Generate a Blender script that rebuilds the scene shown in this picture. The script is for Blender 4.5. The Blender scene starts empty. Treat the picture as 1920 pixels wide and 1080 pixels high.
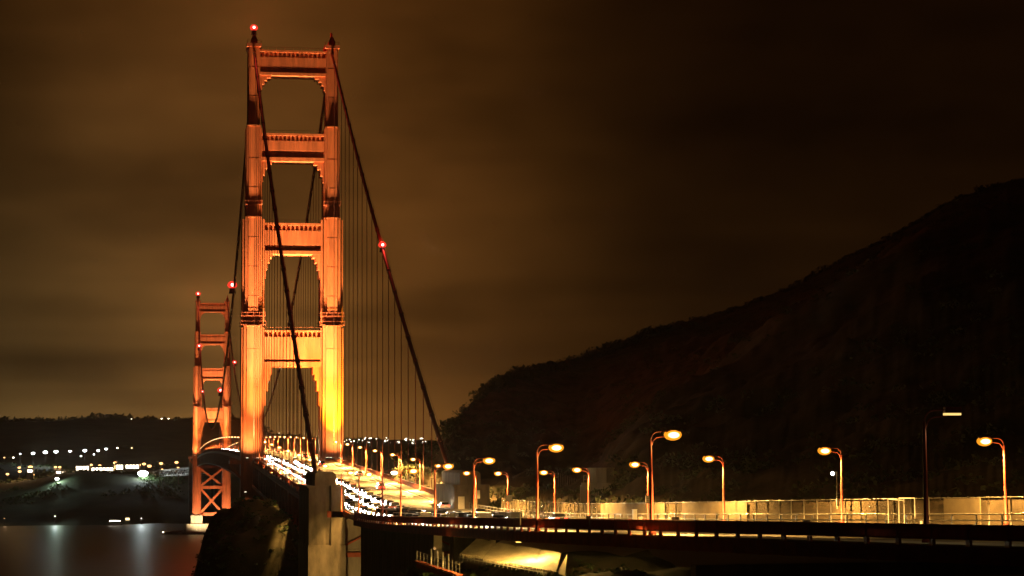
import bpy, math, random
from mathutils import Vector, Matrix
R = math.radians
sc = bpy.context.scene
col = sc.collection
rnd = random.Random(7)

# ------------------------------------------------------------------ camera
CAM = Vector((-45.743, -754.665, 76.488)); FOC = 3845.9
YAW, PIT, ROL = 0.1677948, 0.0803097, -0.0053771
cd = bpy.data.cameras.new('camera'); cam = bpy.data.objects.new('camera', cd); col.objects.link(cam)
cd.sensor_width = 36; cd.lens = 36 * FOC / 1920; cd.clip_start = 0.5; cd.clip_end = 30000
fw = Vector((math.sin(YAW) * math.cos(PIT), math.cos(YAW) * math.cos(PIT), math.sin(PIT)))
rt0 = Vector((math.cos(YAW), -math.sin(YAW), 0)); up0 = rt0.cross(fw)
# image roll: right vector in the picture
rt = rt0 * math.cos(ROL) - up0 * math.sin(ROL) * -1
up = up0 * math.cos(ROL) - rt0 * math.sin(ROL)
M = Matrix((rt, up, -fw)).transposed().to_4x4(); M.translation = CAM
cam.matrix_world = M
sc.camera = cam

def ray(u, v):                                # direction of a sight line of the survey photo, per metre of y
    a, b = u - 960, v - 540
    d = fw * FOC + rt * a - up * b
    return d / d.y
def at(u, v, s):                              # the point on it whose distance along the bridge is s
    return CAM + ray(u, v) * s

# ------------------------------------------------------------------ world: city-lit night cloud
w = bpy.data.worlds.new('World'); sc.world = w; w.use_nodes = True
nt = w.node_tree; N = nt.nodes; L = nt.links; N.clear()
def wn(t, **k):
    n = N.new(t)
    for a, b in k.items(): setattr(n, a, b)
    return n
def wm(op, a, b=None, c=None, clamp=False):
    n = N.new('ShaderNodeMath'); n.operation = op; n.use_clamp = clamp
    for i, x in enumerate((a, b, c)):
        if x is None: continue
        if isinstance(x, (int, float)): n.inputs[i].default_value = x
        else: L.new(x, n.inputs[i])
    return n.outputs[0]
tc = wn('ShaderNodeTexCoord'); sp = wn('ShaderNodeSeparateXYZ'); L.new(tc.outputs['Generated'], sp.inputs[0])
az = wm('ARCTAN2', sp.outputs[0], sp.outputs[1])            # 0 along the bridge, + to the west
el = wm('ARCSINE', sp.outputs[2])
mp = wn('ShaderNodeMapping'); L.new(tc.outputs['Generated'], mp.inputs[0]); mp.inputs['Scale'].default_value = (4.5, 4.5, 11)
nz = wn('ShaderNodeTexNoise'); L.new(mp.outputs[0], nz.inputs['Vector']); nz.inputs['Scale'].default_value = 1.5; nz.inputs['Detail'].default_value = 3.5; nz.inputs['Roughness'].default_value = 0.5
mp2 = wn('ShaderNodeMapping'); L.new(tc.outputs['Generated'], mp2.inputs[0]); mp2.inputs['Scale'].default_value = (3, 3, 60)
nz2 = wn('ShaderNodeTexNoise'); L.new(mp2.outputs[0], nz2.inputs['Vector']); nz2.inputs['Scale'].default_value = 1.2; nz2.inputs['Detail'].default_value = 2.5
# broad glow of the city over the bridge, falling off faster to the west
da = wm('SUBTRACT', az, 0.075); dr = wm('MAXIMUM', da, 0.0); dl = wm('MINIMUM', da, 0.0)
gr = wm('ADD', wm('MULTIPLY', wm('POWER', 2.718, wm('MULTIPLY', wm('MULTIPLY', dr, dr), -120.0)), 0.94), 0.06)
gl = wm('POWER', 2.718, wm('MULTIPLY', wm('MULTIPLY', dl, dl), -45.0))
gh = wm('POWER', 2.718, wm('MULTIPLY', wm('MAXIMUM', el, 0.0), -13.0))     # brighter towards the horizon
glow = wm('ADD', wm('MULTIPLY', wm('MULTIPLY', gr, gl), wm('ADD', wm('MULTIPLY', gh, 0.115), 0.036)), 0.0012)
cl = wm('MAXIMUM', wm('ADD', wm('MULTIPLY', nz.outputs[0], 2.2), -0.1), 0.3)
band = wm('MAXIMUM', wm('ADD', wm('MULTIPLY', wm('MULTIPLY', wm('SUBTRACT', nz2.outputs[0], 0.5), gh), 1.7), 1.0), 0.4)
# a darker cloud bank low in the east
de = wm('SUBTRACT', el, wm('ADD', wm('MULTIPLY', nz.outputs[0], 0.012), 0.037)); bank = wm('POWER', 2.718, wm('MULTIPLY', wm('MULTIPLY', de, de), -9000.0))
wl = wm('POWER', 2.718, wm('MULTIPLY', wm('MULTIPLY', wm('ADD', az, 0.06), wm('ADD', az, 0.06)), -130.0))
band = wm('MULTIPLY', band, wm('SUBTRACT', 1.0, wm('MULTIPLY', wm('MULTIPLY', bank, wl), 0.5)))
val = wm('MULTIPLY', wm('MULTIPLY', glow, cl), band)
cr = wn('ShaderNodeValToRGB'); L.new(wm('MULTIPLY', wm('ADD', az, 0.08), 5.5, clamp=True), cr.inputs[0])
cr.color_ramp.elements[0].position = 0.0; cr.color_ramp.elements[0].color = (1.0, 0.58, 0.17, 1)
cr.color_ramp.elements[1].position = 1.0; cr.color_ramp.elements[1].color = (1.0, 0.40, 0.08, 1)
mxc = wn('ShaderNodeMix'); mxc.data_type = 'RGBA'; L.new(wm('MULTIPLY', el, 3.6, clamp=True), mxc.inputs[0]); L.new(cr.outputs[0], mxc.inputs[6]); mxc.inputs[7].default_value = (1.0, 0.33, 0.055, 1)
bg = wn('ShaderNodeBackground'); L.new(mxc.outputs[2], bg.inputs[0])
SKY = 1.85
L.new(wm('MULTIPLY', val, SKY), bg.inputs[1])
wo = wn('ShaderNodeOutputWorld'); L.new(bg.outputs[0], wo.inputs[0])

vs = sc.view_settings; sc.display_settings.display_device = 'sRGB'
vs.view_transform = 'Standard'; vs.look = 'None'; vs.exposure = 0; vs.gamma = 1; vs.use_curve_mapping = False
cy = sc.cycles
cy.volume_bounces = 0; cy.max_bounces = 5; cy.diffuse_bounces = 2; cy.glossy_bounces = 2; cy.transmission_bounces = 2; cy.transparent_max_bounces = 12
cy.use_light_tree = True; cy.sample_clamp_indirect = 4; cy.sample_clamp_direct = 0
cy.use_denoising = True; cy.use_adaptive_sampling = False
cy.caustics_reflective = False; cy.caustics_refractive = False

# ------------------------------------------------------------------ helpers
class MB:
    def __init__(s): s.v = []; s.f = []; s.sm = []
    def add(s, vs, fs, smooth=False):
        o = len(s.v); s.v += [tuple(p) for p in vs]; s.f += [tuple(o + i for i in f) for f in fs]; s.sm += [smooth] * len(fs); return s
    def box(s, x0, x1, y0, y1, z0, z1):
        return s.add([(x0,y0,z0),(x1,y0,z0),(x1,y1,z0),(x0,y1,z0),(x0,y0,z1),(x1,y0,z1),(x1,y1,z1),(x0,y1,z1)],
                     [(0,3,2,1),(4,5,6,7),(0,1,5,4),(1,2,6,5),(2,3,7,6),(3,0,4,7)])
    def cbox(s, c, d): return s.box(c[0]-d[0]/2, c[0]+d[0]/2, c[1]-d[1]/2, c[1]+d[1]/2, c[2]-d[2]/2, c[2]+d[2]/2)
    def prism(s, pts, axis, a, b):            # polygon in the other two axes, extruded from a to b
        def p3(p, t): return (t, p[0], p[1]) if axis == 'x' else (p[0], t, p[1]) if axis == 'y' else (p[0], p[1], t)
        n = len(pts)
        return s.add([p3(p, a) for p in pts] + [p3(p, b) for p in pts],
                     [tuple(range(n)), tuple(range(2*n-1, n-1, -1))] + [(i, n+i, n+(i+1) % n, (i+1) % n) for i in range(n)])
    def tube(s, path, r, n=8, cap=True):
        path = [Vector(p) for p in path]; rs = r if isinstance(r, (list, tuple)) else [r] * len(path)
        vs = []; 
        for i, p in enumerate(path):
            t = (path[min(i+1, len(path)-1)] - path[max(i-1, 0)]).normalized()
            a = Vector((0, 0, 1)) if abs(t.z) < 0.95 else Vector((0, 1, 0))
            x = t.cross(a).normalized(); y = t.cross(x)
            vs += [p + (x * math.cos(2*math.pi*k/n) + y * math.sin(2*math.pi*k/n)) * rs[i] for k in range(n)]
        fs = [(i*n+k, i*n+(k+1) % n, (i+1)*n+(k+1) % n, (i+1)*n+k) for i in range(len(path)-1) for k in range(n)]
        if cap: fs += [tuple(range(n)), tuple(range((len(path)-1)*n+n-1, (len(path)-1)*n-1, -1))]
        return s.add(vs, fs, n > 4)
    def bar(s, p, q, wd, h=None):             # rectangular bar
        p, q = Vector(p), Vector(q); h = h or wd; t = (q-p).normalized()
        a = Vector((0, 0, 1)) if abs(t.z) < 0.95 else Vector((1, 0, 0))
        x = t.cross(a).normalized() * wd/2; y = t.cross(x).normalized() * h/2
        return s.add([p-x-y, p+x-y, p+x+y, p-x+y, q-x-y, q+x-y, q+x+y, q-x+y],
                     [(0,1,2,3),(7,6,5,4),(0,4,5,1),(1,5,6,2),(2,6,7,3),(3,7,4,0)])
    def lathe(s, c, prof, n=12, sy=1.0):
        vs = []
        for r, z in prof: vs += [(c[0]+r*math.cos(2*math.pi*k/n), c[1]+sy*r*math.sin(2*math.pi*k/n), c[2]+z) for k in range(n)]
        fs = [(i*n+k, i*n+(k+1) % n, (i+1)*n+(k+1) % n, (i+1)*n+k) for i in range(len(prof)-1) for k in range(n)]
        fs += [tuple(range(n-1, -1, -1)), tuple(range((len(prof)-1)*n, len(prof)*n))]
        return s.add(vs, fs, n > 8)
    def mesh(s, name):
        m = bpy.data.meshes.new(name); m.from_pydata(s.v, [], s.f)
        m.polygons.foreach_set('use_smooth', s.sm); m.update(); return m
    def build(s, name, mat, parent=None, loc=None):
        m = s.mesh(name); m.materials.append(mat)
        o = bpy.data.objects.new(name, m); col.objects.link(o)
        if parent: kid(o, parent)
        if loc is not None: o.location = loc
        return o
KIDS = {}
def kid(o, p):
    o.parent = p; KIDS.setdefault(p.name, []).append(o)
def tag(o, label=None, cat=None, group=None, kind=None):
    if label: o['label'] = label
    if cat: o['category'] = cat
    if group: o['group'] = group
    if kind: o['kind'] = kind
    return o
def empty(name, loc, rz=0, **k):
    o = bpy.data.objects.new(name, None); col.objects.link(o); o.location = loc; o.rotation_euler = (0, 0, rz); o.empty_display_size = 1
    return tag(o, **k)
def struct(o): o['kind'] = 'structure'; return o
def ctree(o, parent=None):
    c = o.copy(); col.objects.link(c)
    if parent: c.parent = parent
    for ch in KIDS.get(o.name, ()): ctree(ch, c)
    return c
def lerp(tab, x):
    if x <= tab[0][0]: return tab[0][1]
    for (a, b), (c, d) in zip(tab, tab[1:]):
        if x <= c: return b + (d-b) * (x-a) / (c-a)
    return tab[-1][1]
def smooth_tab(tab, wdt):
    return lambda x: sum(lerp(tab, x + k*wdt/3) * q for k, q in zip((-3,-2,-1,0,1,2,3), (1,2,3,4,3,2,1))) / 16
def sm(a, b, x):
    t = min(1, max(0, (x-a)/(b-a))); return t*t*(3-2*t)

# value noise for terrain
_h = {}
def hsh(i, j, k=0):
    q = (i, j, k)
    if q not in _h:
        n = (i*374761393 + j*668265263 + k*2147483647 + 1013904223) & 0xffffffff
        n = ((n ^ (n >> 13)) * 1274126177) & 0xffffffff; n ^= n >> 16; n = (n * 2246822519) & 0xffffffff
        _h[q] = ((n ^ (n >> 15)) & 0xffffff) / 0xffffff
    return _h[q]
def vnoise(x, y, k=0):
    i, j = math.floor(x), math.floor(y); fx, fy = x-i, y-j; fx = fx*fx*(3-2*fx); fy = fy*fy*(3-2*fy)
    return (hsh(i,j,k)*(1-fx)+hsh(i+1,j,k)*fx)*(1-fy) + (hsh(i,j+1,k)*(1-fx)+hsh(i+1,j+1,k)*fx)*fy
def fbm(x, y, o=4, k=0):
    return sum((vnoise(x*2**i, y*2**i, k+i)-0.5) * 0.5**i for i in range(o))

# ------------------------------------------------------------------ materials
def mat(name, c, rough=0.7, metal=0.0, var=0.25, scale=1.0, bump=0.0, stretch=(1,1,1), c2=None, detail=5, emit=None, es=0, alpha=None, obj=False, spec=None):
    m = bpy.data.materials.new(name); m.use_nodes = True; t = m.node_tree; n = t.nodes; l = t.links
    b = n['Principled BSDF']; b.inputs['Roughness'].default_value = rough; b.inputs['Metallic'].default_value = metal
    if spec is not None: b.inputs['Specular IOR Level'].default_value = spec
    tcn = n.new('ShaderNodeTexCoord'); mpn = n.new('ShaderNodeMapping'); l.new(tcn.outputs['Object'], mpn.inputs[0]); mpn.inputs['Scale'].default_value = stretch
    nn = n.new('ShaderNodeTexNoise'); nn.inputs['Scale'].default_value = scale; nn.inputs['Detail'].default_value = detail; nn.inputs['Roughness'].default_value = 0.6
    l.new(mpn.outputs[0], nn.inputs['Vector'])
    r = n.new('ShaderNodeValToRGB'); l.new(nn.outputs[0], r.inputs[0])
    a = c2 or tuple(x*(1-var) for x in c); d = tuple(min(1, x*(1+var)) for x in c) if not c2 else c
    r.color_ramp.elements[0].position = 0.33; r.color_ramp.elements[0].color = (*a, 1)
    r.color_ramp.elements[1].position = 0.67; r.color_ramp.elements[1].color = (*d, 1)
    l.new(r.outputs[0], b.inputs['Base Color'])
    if bump:
        bp = n.new('ShaderNodeBump'); bp.inputs['Strength'].default_value = min(1, bump); bp.inputs['Distance'].default_value = 0.3 if bump <= 1 else bump
        l.new(nn.outputs[0], bp.inputs['Height']); l.new(bp.outputs[0], b.inputs['Normal'])
    if emit: b.inputs['Emission Color'].default_value = (*emit, 1); b.inputs['Emission Strength'].default_value = es; m.cycles.emission_sampling = 'NONE'
    if alpha is not None: b.inputs['Alpha'].default_value = alpha
    return m
ORANGE = mat('orange_paint', (0.52, 0.118, 0.042), 0.55, var=0.3, scale=0.5, stretch=(1, 1, 0.12), detail=6)
ORANGE_D = mat('orange_paint_weathered', (0.42, 0.085, 0.035), 0.6, var=0.3, scale=0.8)
CABLE = mat('cable_orange_darkened', (0.16, 0.035, 0.018), 0.6, scale=0.7)  # orange paint darkened to put the cables' unlit silhouette into the colour
REDRAIL = mat('rail_paint', (0.26, 0.042, 0.02), 0.55, scale=2.0)
CONC = mat('concrete', (0.38, 0.34, 0.28), 0.85, var=0.3, scale=0.35, stretch=(1, 1, 0.3), bump=0.3)
CONC_D = mat('old_concrete', (0.17, 0.145, 0.11), 0.9, var=0.4, scale=0.5, stretch=(1, 1, 0.35), bump=0.3)
ASPH = mat('asphalt', (0.14, 0.13, 0.115), 0.75, var=0.2, scale=0.8, stretch=(1, 0.08, 1), bump=0.05)
PAINTW = mat('road_paint', (0.7, 0.68, 0.6), 0.7, var=0.1, scale=3)
WALK = mat('sidewalk_concrete', (0.27, 0.25, 0.21), 0.85, var=0.15, scale=1)
STEELG = mat('galvanised_steel', (0.3, 0.29, 0.26), 0.4, 0.6, var=0.1, scale=3)
WHITEP = mat('white_paint', (0.75, 0.74, 0.7), 0.5, var=0.06, scale=3)
DARKP = mat('dark_paint', (0.05, 0.04, 0.035), 0.5, scale=3)
SLABM = mat('slope_paving', (0.32, 0.27, 0.18), 0.85, var=0.25, scale=0.6, stretch=(1, 0.4, 1), bump=0.4)
NET = mat('fence_screen', (0.22, 0.165, 0.10), 0.8, var=0.5, scale=0.45, alpha=0.42, detail=7)
ROCK = mat('rock_and_scrub', (0.14, 0.10, 0.06), 0.95, c2=(0.03, 0.03, 0.017), scale=0.12, detail=8, bump=1)
CLIFF = mat('cliff_rock', (0.10, 0.085, 0.05), 0.95, c2=(0.02, 0.025, 0.012), scale=0.15, detail=8, bump=1)
FARL = mat('far_land', (0.07, 0.08, 0.045), 0.95, c2=(0.02, 0.028, 0.015), scale=0.02, detail=8)
FAROR = mat('far_ground', (0.09, 0.09, 0.05), 0.95, scale=0.05)
SCRUB = mat('scrub_leaves', (0.06, 0.075, 0.03), 0.8, var=0.4, scale=0.3)
GREEN = mat('shrub_leaves', (0.07, 0.12, 0.04), 0.7, var=0.4, scale=0.5)
BARK = mat('bark', (0.12, 0.09, 0.06), 0.9, scale=2)
GLASS = mat('car_glass', (0.02, 0.02, 0.022), 0.08, scale=1)
TYRE = mat('tyre_rubber', (0.02, 0.02, 0.02), 0.8, scale=4)
def lit(name, c, s):
    m = bpy.data.materials.new(name); m.use_nodes = True; t = m.node_tree
    t.nodes.clear(); e = t.nodes.new('ShaderNodeEmission'); e.inputs[0].default_value = (*c, 1); e.inputs[1].default_value = s
    o = t.nodes.new('ShaderNodeOutputMaterial'); t.links.new(e.outputs[0], o.inputs[0]); m.cycles.emission_sampling = 'NONE'; return m
SODC = (1.0, 0.52, 0.12)
def sodium(name, x0, z0):                    # oversized glass, halo painted into its golden rim, hottest where the burner sits
    m = bpy.data.materials.new(name); m.use_nodes = True; t = m.node_tree; t.nodes.clear(); n = t.nodes; l = t.links
    c = n.new('ShaderNodeTexCoord'); mp_ = n.new('ShaderNodeMapping'); mp_.inputs['Location'].default_value = (-x0/0.5, 0, -z0/0.26); mp_.inputs['Scale'].default_value = (1/0.5, 0.6, 1/0.26)
    l.new(c.outputs['Object'], mp_.inputs[0]); g = n.new('ShaderNodeTexGradient'); g.gradient_type = 'SPHERICAL'; l.new(mp_.outputs[0], g.inputs[0])
    r_ = n.new('ShaderNodeValToRGB'); l.new(g.outputs[0], r_.inputs[0]); r_.color_ramp.elements[0].color = (0.9, 0.30, 0.015, 1); r_.color_ramp.elements[1].position = 0.42; r_.color_ramp.elements[1].color = (1, 0.72, 0.34, 1)
    s_ = n.new('ShaderNodeMapRange'); l.new(g.outputs[0], s_.inputs[0]); s_.inputs[1].default_value = 0; s_.inputs[2].default_value = 0.45; s_.inputs[3].default_value = 1.3; s_.inputs[4].default_value = 9
    e = n.new('ShaderNodeEmission'); l.new(r_.outputs[0], e.inputs[0]); l.new(s_.outputs[0], e.inputs[1]); o = n.new('ShaderNodeOutputMaterial'); l.new(e.outputs[0], o.inputs[0]); m.cycles.emission_sampling = 'NONE'; return m
SOD = sodium('sodium_lens', 1.75, 7.38); SODDIM = lit('dim_sodium_lens', (1.0, 0.66, 0.2), 1.25)
SODW = lit('pale_lens', (1.0, 0.85, 0.55), 10)
REDRIM = lit('red_halo_rim', (1.0, 0.035, 0.02), 1.5); REDL = lit('red_burner', (1.0, 0.25, 0.2), 12); REDF = REDL  # beacon halo painted as a red rim on oversized glass, bright core
HEAD = lit('headlight_lens', (1.0, 0.93, 0.78), 120); TAIL = lit('taillight_lens', (1.0, 0.04, 0.02), 10)
WHITEL = lit('white_lens', (0.92, 1.0, 0.98), 12); ORL = lit('orange_lens', (1.0, 0.5, 0.17), 3.6); WIN = lit('lit_window', (1.0, 0.72, 0.35), 3)
WARMW = lit('warm_white_lens', (1.0, 0.86, 0.65), 12)
def point(parent, loc, power, c, r=0.2, name='lamp_light'):
    d = bpy.data.lights.new(name, 'POINT'); d.energy = power; d.color = c; d.shadow_soft_size = r
    o = bpy.data.objects.new(name, d); col.objects.link(o); kid(o, parent); o.location = loc; return o
def spot(parent, loc, target, power, c, ang, blend=0.5, r=0.3, name='flood_light'):
    d = bpy.data.lights.new(name, 'SPOT'); d.energy = power; d.color = c; d.shadow_soft_size = r; d.spot_size = R(ang); d.spot_blend = blend
    o = bpy.data.objects.new(name, d); col.objects.link(o); kid(o, parent); o.location = loc
    o.rotation_euler = (Vector(target) - Vector(loc)).to_track_quat('-Z', 'Y').to_euler(); return o
ORDN = ['first','second','third','fourth','fifth','sixth','seventh','eighth','ninth','tenth','eleventh','twelfth','thirteenth','fourteenth','fifteenth','sixteenth','seventeenth','eighteenth','nineteenth','twentieth']
def ordn(i):
    if i < 20: return ORDN[i]
    t = ['twenty', 'thirty', 'forty', 'fifty', 'sixty', 'seventy', 'eighty', 'ninety'][(i+1)//10-2]; r_ = (i+1) % 10
    return t + '-' + ORDN[r_-1] if r_ else {20:'twentieth',30:'thirtieth',40:'fortieth',50:'fiftieth',60:'sixtieth',70:'seventieth',80:'eightieth',90:'ninetieth'}[i+1]

# ------------------------------------------------------------------ alignment of the road (y along the bridge, x to the west)
_rz = [(-900,75.5),(-760,73.4),(-641,71.05),(-605,70.25),(-574,69.4),(-527,68.1),(-497,67.3),(-467,66.5),(-448,66.0),(-405,65.35),(-365,65.15),(-345,65.5),(-295,67.0),(-228,68.7),(-97,72.0),(0,74.3)]
_rzs = smooth_tab(_rz, 30)
def roadz(y):
    if y < -12: return _rzs(y)
    if y <= 1280: return 74.1 + 5.2 * (1 - ((y-640)/640)**2) if y > 12 else lerp([(-12,_rzs(-12)),(12,74.1+5.2*(1-((12-640)/640)**2))], y)
    return max(50, 74.1 - 0.026*(y-1280))
_xe = smooth_tab([(-900,60),(-720,20),(-690,13),(-664.7,3.2),(-651.7,-1.2),(-640.7,-3.8),(-627.7,-6.6),(-604.7,-10.2),(-573.7,-13.0),(-526.7,-13.6),(-480,-14.2)], 14)
_xw = smooth_tab([(-900,110),(-720,62),(-664.7,46),(-640,36.5),(-614.7,29),(-586.7,23),(-558.7,18.6),(-528.7,15.6),(-498.7,14.3)], 14)
def xe(y): return -14.2 if y > -460 else _xe(y)
def xev(y): return -10.8 if y > -409 else xe(y)
def xw(y): return 14.3 if y > -470 else _xw(y)

def strip(ys, fx0, fx1, fz):
    m = MB(); v = []
    for y in ys: v += [(fx0(y), y, fz(y)), (fx1(y), y, fz(y))]
    m.add(v, [(2*i, 2*i+1, 2*i+3, 2*i+2) for i in range(len(ys)-1)]); return m
def slab(ys, fx0, fx1, ftop, fbot, m=None):
    m = m or MB(); v = []
    for y in ys: v += [(fx0(y), y, fbot(y)), (fx1(y), y, fbot(y)), (fx1(y), y, ftop(y)), (fx0(y), y, ftop(y))]
    fs = []
    for i in range(len(ys)-1):
        a = 4*i; b = a+4
        fs += [(a, b, b+1, a+1), (a+1, b+1, b+2, a+2), (a+2, b+2, b+3, a+3), (a+3, b+3, b, a)]
    n = 4*(len(ys)-1); fs += [(0,1,2,3), (n+3, n+2, n+1, n)]
    return m.add(v, fs)
def yr(a, b, st):
    n = max(1, round((b-a)/st)); return [a + (b-a)*i/n for i in range(n+1)]
YB = yr(-352, 1624, 12); YA = yr(-760, -352, 4)
# road surface: roadway between the kerbs
rw = MB(); ys = yr(-760, -352, 4) + yr(-352, 1624, 12)[1:]
struct(strip(ys, lambda y: xe(y)+3.4, lambda y: xw(y)-3.4, roadz).build('road', ASPH))
pv = MB()
for sgn in (0, 1):
    f0, f1 = (lambda y: (xev(y) if y < -340 else xe(y))+0.05, lambda y: xe(y)+3.4) if sgn == 0 else (lambda y: xw(y)-3.4, lambda y: xw(y)+(0.0 if y > -352 else 0.3))
    slab(ys, f0, f1, lambda y: roadz(y)+0.16, lambda y: roadz(y)-0.10, pv)
struct(pv.build('pavement', WALK))
# lane markings, 4 mm proud
mk = MB()
def mid(y): return (xe(y)+xw(y))/2
def lane(y, k): h = (xw(y)-xe(y))/2-3.4; return mid(y) + h*k
for k in (-0.96, 0.96, 0.012, -0.012):
    mk.add(*(lambda q: (q.v, q.f))(strip(ys, lambda y: lane(y,k)-0.07, lambda y: lane(y,k)+0.07, lambda y: roadz(y)+0.006)))
for k in (-0.66, -0.33, 0.33, 0.66):
    y = -755
    while y < 1270:
        mk.add(*(lambda q: (q.v, q.f))(strip([y, y+1.5, y+3], lambda t: lane(t,k)-0.07, lambda t: lane(t,k)+0.07, lambda t: roadz(t)+0.006))); y += 11
struct(mk.build('lane_marking', PAINTW))

# ------------------------------------------------------------------ SUSPENSION BRIDGE (one thing)
bridge = empty('suspension_bridge', (0, 0, 0), label='orange steel suspension bridge with two tall floodlit portal towers over the dark strait', cat='bridge')
CX = 14.3
slab(YB, lambda y: -14.3, lambda y: 14.3, lambda y: roadz(y)-0.12, lambda y: roadz(y)-1.3).build('deck', ORANGE_D, bridge)
def truss(x):
    m = MB(); y = -348; k = 0
    while y < 1620:
        y1 = y + 7.62; za, zb = roadz(y)-1.4, roadz(y1)-1.4
        m.bar((x, y, za), (x, y1, zb), 0.7, 0.8); m.bar((x, y, za-7.6), (x, y1, zb-7.6), 0.7, 0.8)
        m.bar((x, y, za), (x, y, za-7.6), 0.4, 0.4)
        m.bar((x, y, za if k % 2 else za-7.6), (x, y1, zb-7.6 if k % 2 else zb), 0.45, 0.45); y = y1; k += 1
    m.build('stiffening_truss', ORANGE_D, bridge)
truss(-14.1); truss(14.1)
m = MB(); y = -346
while y < 1620:
    z = roadz(y)-9; m.bar((-14, y, z), (14, y, z), 0.5, 0.9)
    m.bar((-14, y, z), (0, y+7.6, z), 0.35); m.bar((14, y, z), (0, y+7.6, z), 0.35)
    m.bar((-14, y, z), (0, y, z+7), 0.3); m.bar((14, y, z), (0, y, z+7), 0.3); y += 15.24
m.build('cross_bracing', ORANGE_D, bridge)
def brail(x, a, b, name='railing'):
    m = MB(); ysr = yr(a, b, 3.81)
    for y0, y1 in zip(ysr, ysr[1:]):
        z0, z1 = roadz(y0)+0.16, roadz(y1)+0.16
        m.bar((x, y0, z0+1.18), (x, y1, z1+1.18), 0.16, 0.1); m.bar((x, y0, z0+0.16), (x, y1, z1+0.16), 0.08, 0.08)
        m.bar((x, y0, z0), (x, y0, z0+1.15), 0.14, 0.14)
        for i in range(1, 13):
            t = i/13; m.bar((x, y0+(y1-y0)*t, z0+(z1-z0)*t+0.2), (x, y0+(y1-y0)*t, z0+(z1-z0)*t+1.13), 0.04, 0.07)
    return m.build(name, REDRAIL, bridge)
brail(-14.15, -345, -9); brail(14.15, -345, -9)
m = None
def frail(x, a, b):
    m = MB(); ysr = yr(a, b, 7.62)
    for y0, y1 in zip(ysr, ysr[1:]):
        z0, z1 = roadz(y0)+0.16, roadz(y1)+0.16
        m.bar((x, y0, z0+1.15), (x, y1, z1+1.15), 0.16, 0.12); m.bar((x, y0, z0), (x, y0, z0+1.15), 0.14, 0.14)
        m.bar((x, y0, z0+0.5), (x, y1, z1+0.5), 0.05, 0.7)
    m.build('railing', REDRAIL, bridge)
for x in (-14.15, 14.15): frail(x, 9, 1271); frail(x, 1289, 1620)
# cables
def cz(y):
    if y < 0: t = -y/318; return 226.2 - 0.4810*(-y) - 4*4.6*t*(1-t)
    if y <= 1280: return 93.5 + 132.7*((640-y)/640)**2
    t = (y-1280)/318; return 226.2 - 0.4810*(y-1280) - 4*4.6*t*(1-t)
for x in (-CX, CX):
    m = MB(); m.tube([(x, y, cz(y)) for y in [-324] + yr(-318, 0, 10) + yr(0, 1280, 16)[1:] + yr(1280, 1600, 16)[1:]], 0.52, 10)
    for y in yr(-305, 1585, 15.24):              # cable bands
        q = Vector((0, 0.5, (cz(y+0.5)-cz(y-0.5))*0.5)); m.tube([Vector((x, y, cz(y)))-q, Vector((x, y, cz(y)))+q], 0.66, 10)
    for sx in (-0.45, 0.45):                     # hand ropes over the cable
        m.tube([(x+sx, y, cz(y)+1.35) for y in yr(-318, 0, 20) + yr(0, 1280, 40)[1:]], 0.035, 4)
        for y in yr(-305, 0, 15.24): m.tube([(x+sx, y, cz(y)+0.3), (x+sx, y, cz(y)+1.35)], 0.03, 4)
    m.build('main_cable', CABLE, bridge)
hang = [(abs(y+754), x, y) for x in (-CX, CX) for y in [-15.24*k for k in range(1, 20)] + [15.24*k for k in range(1, 84)] + [1280+15.24*k for k in range(1, 20)] if cz(y) - roadz(y) > 1.5]
hang.sort()
def hanger(m, x, y):
    for d in (-0.3, 0.3): m.tube([(x, y+d, roadz(y)-0.6), (x, y+d, cz(y))], 0.075, 6, False)
    m.cbox((x, y, roadz(y)+0.2), (0.5, 0.9, 0.6))
for _, x, y in hang[:98]:
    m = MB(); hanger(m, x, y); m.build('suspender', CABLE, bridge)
m = MB()
for _, x, y in hang[98:]: hanger(m, x, y)
tag(m.build('suspender', CABLE, bridge), kind='stuff')

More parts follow.
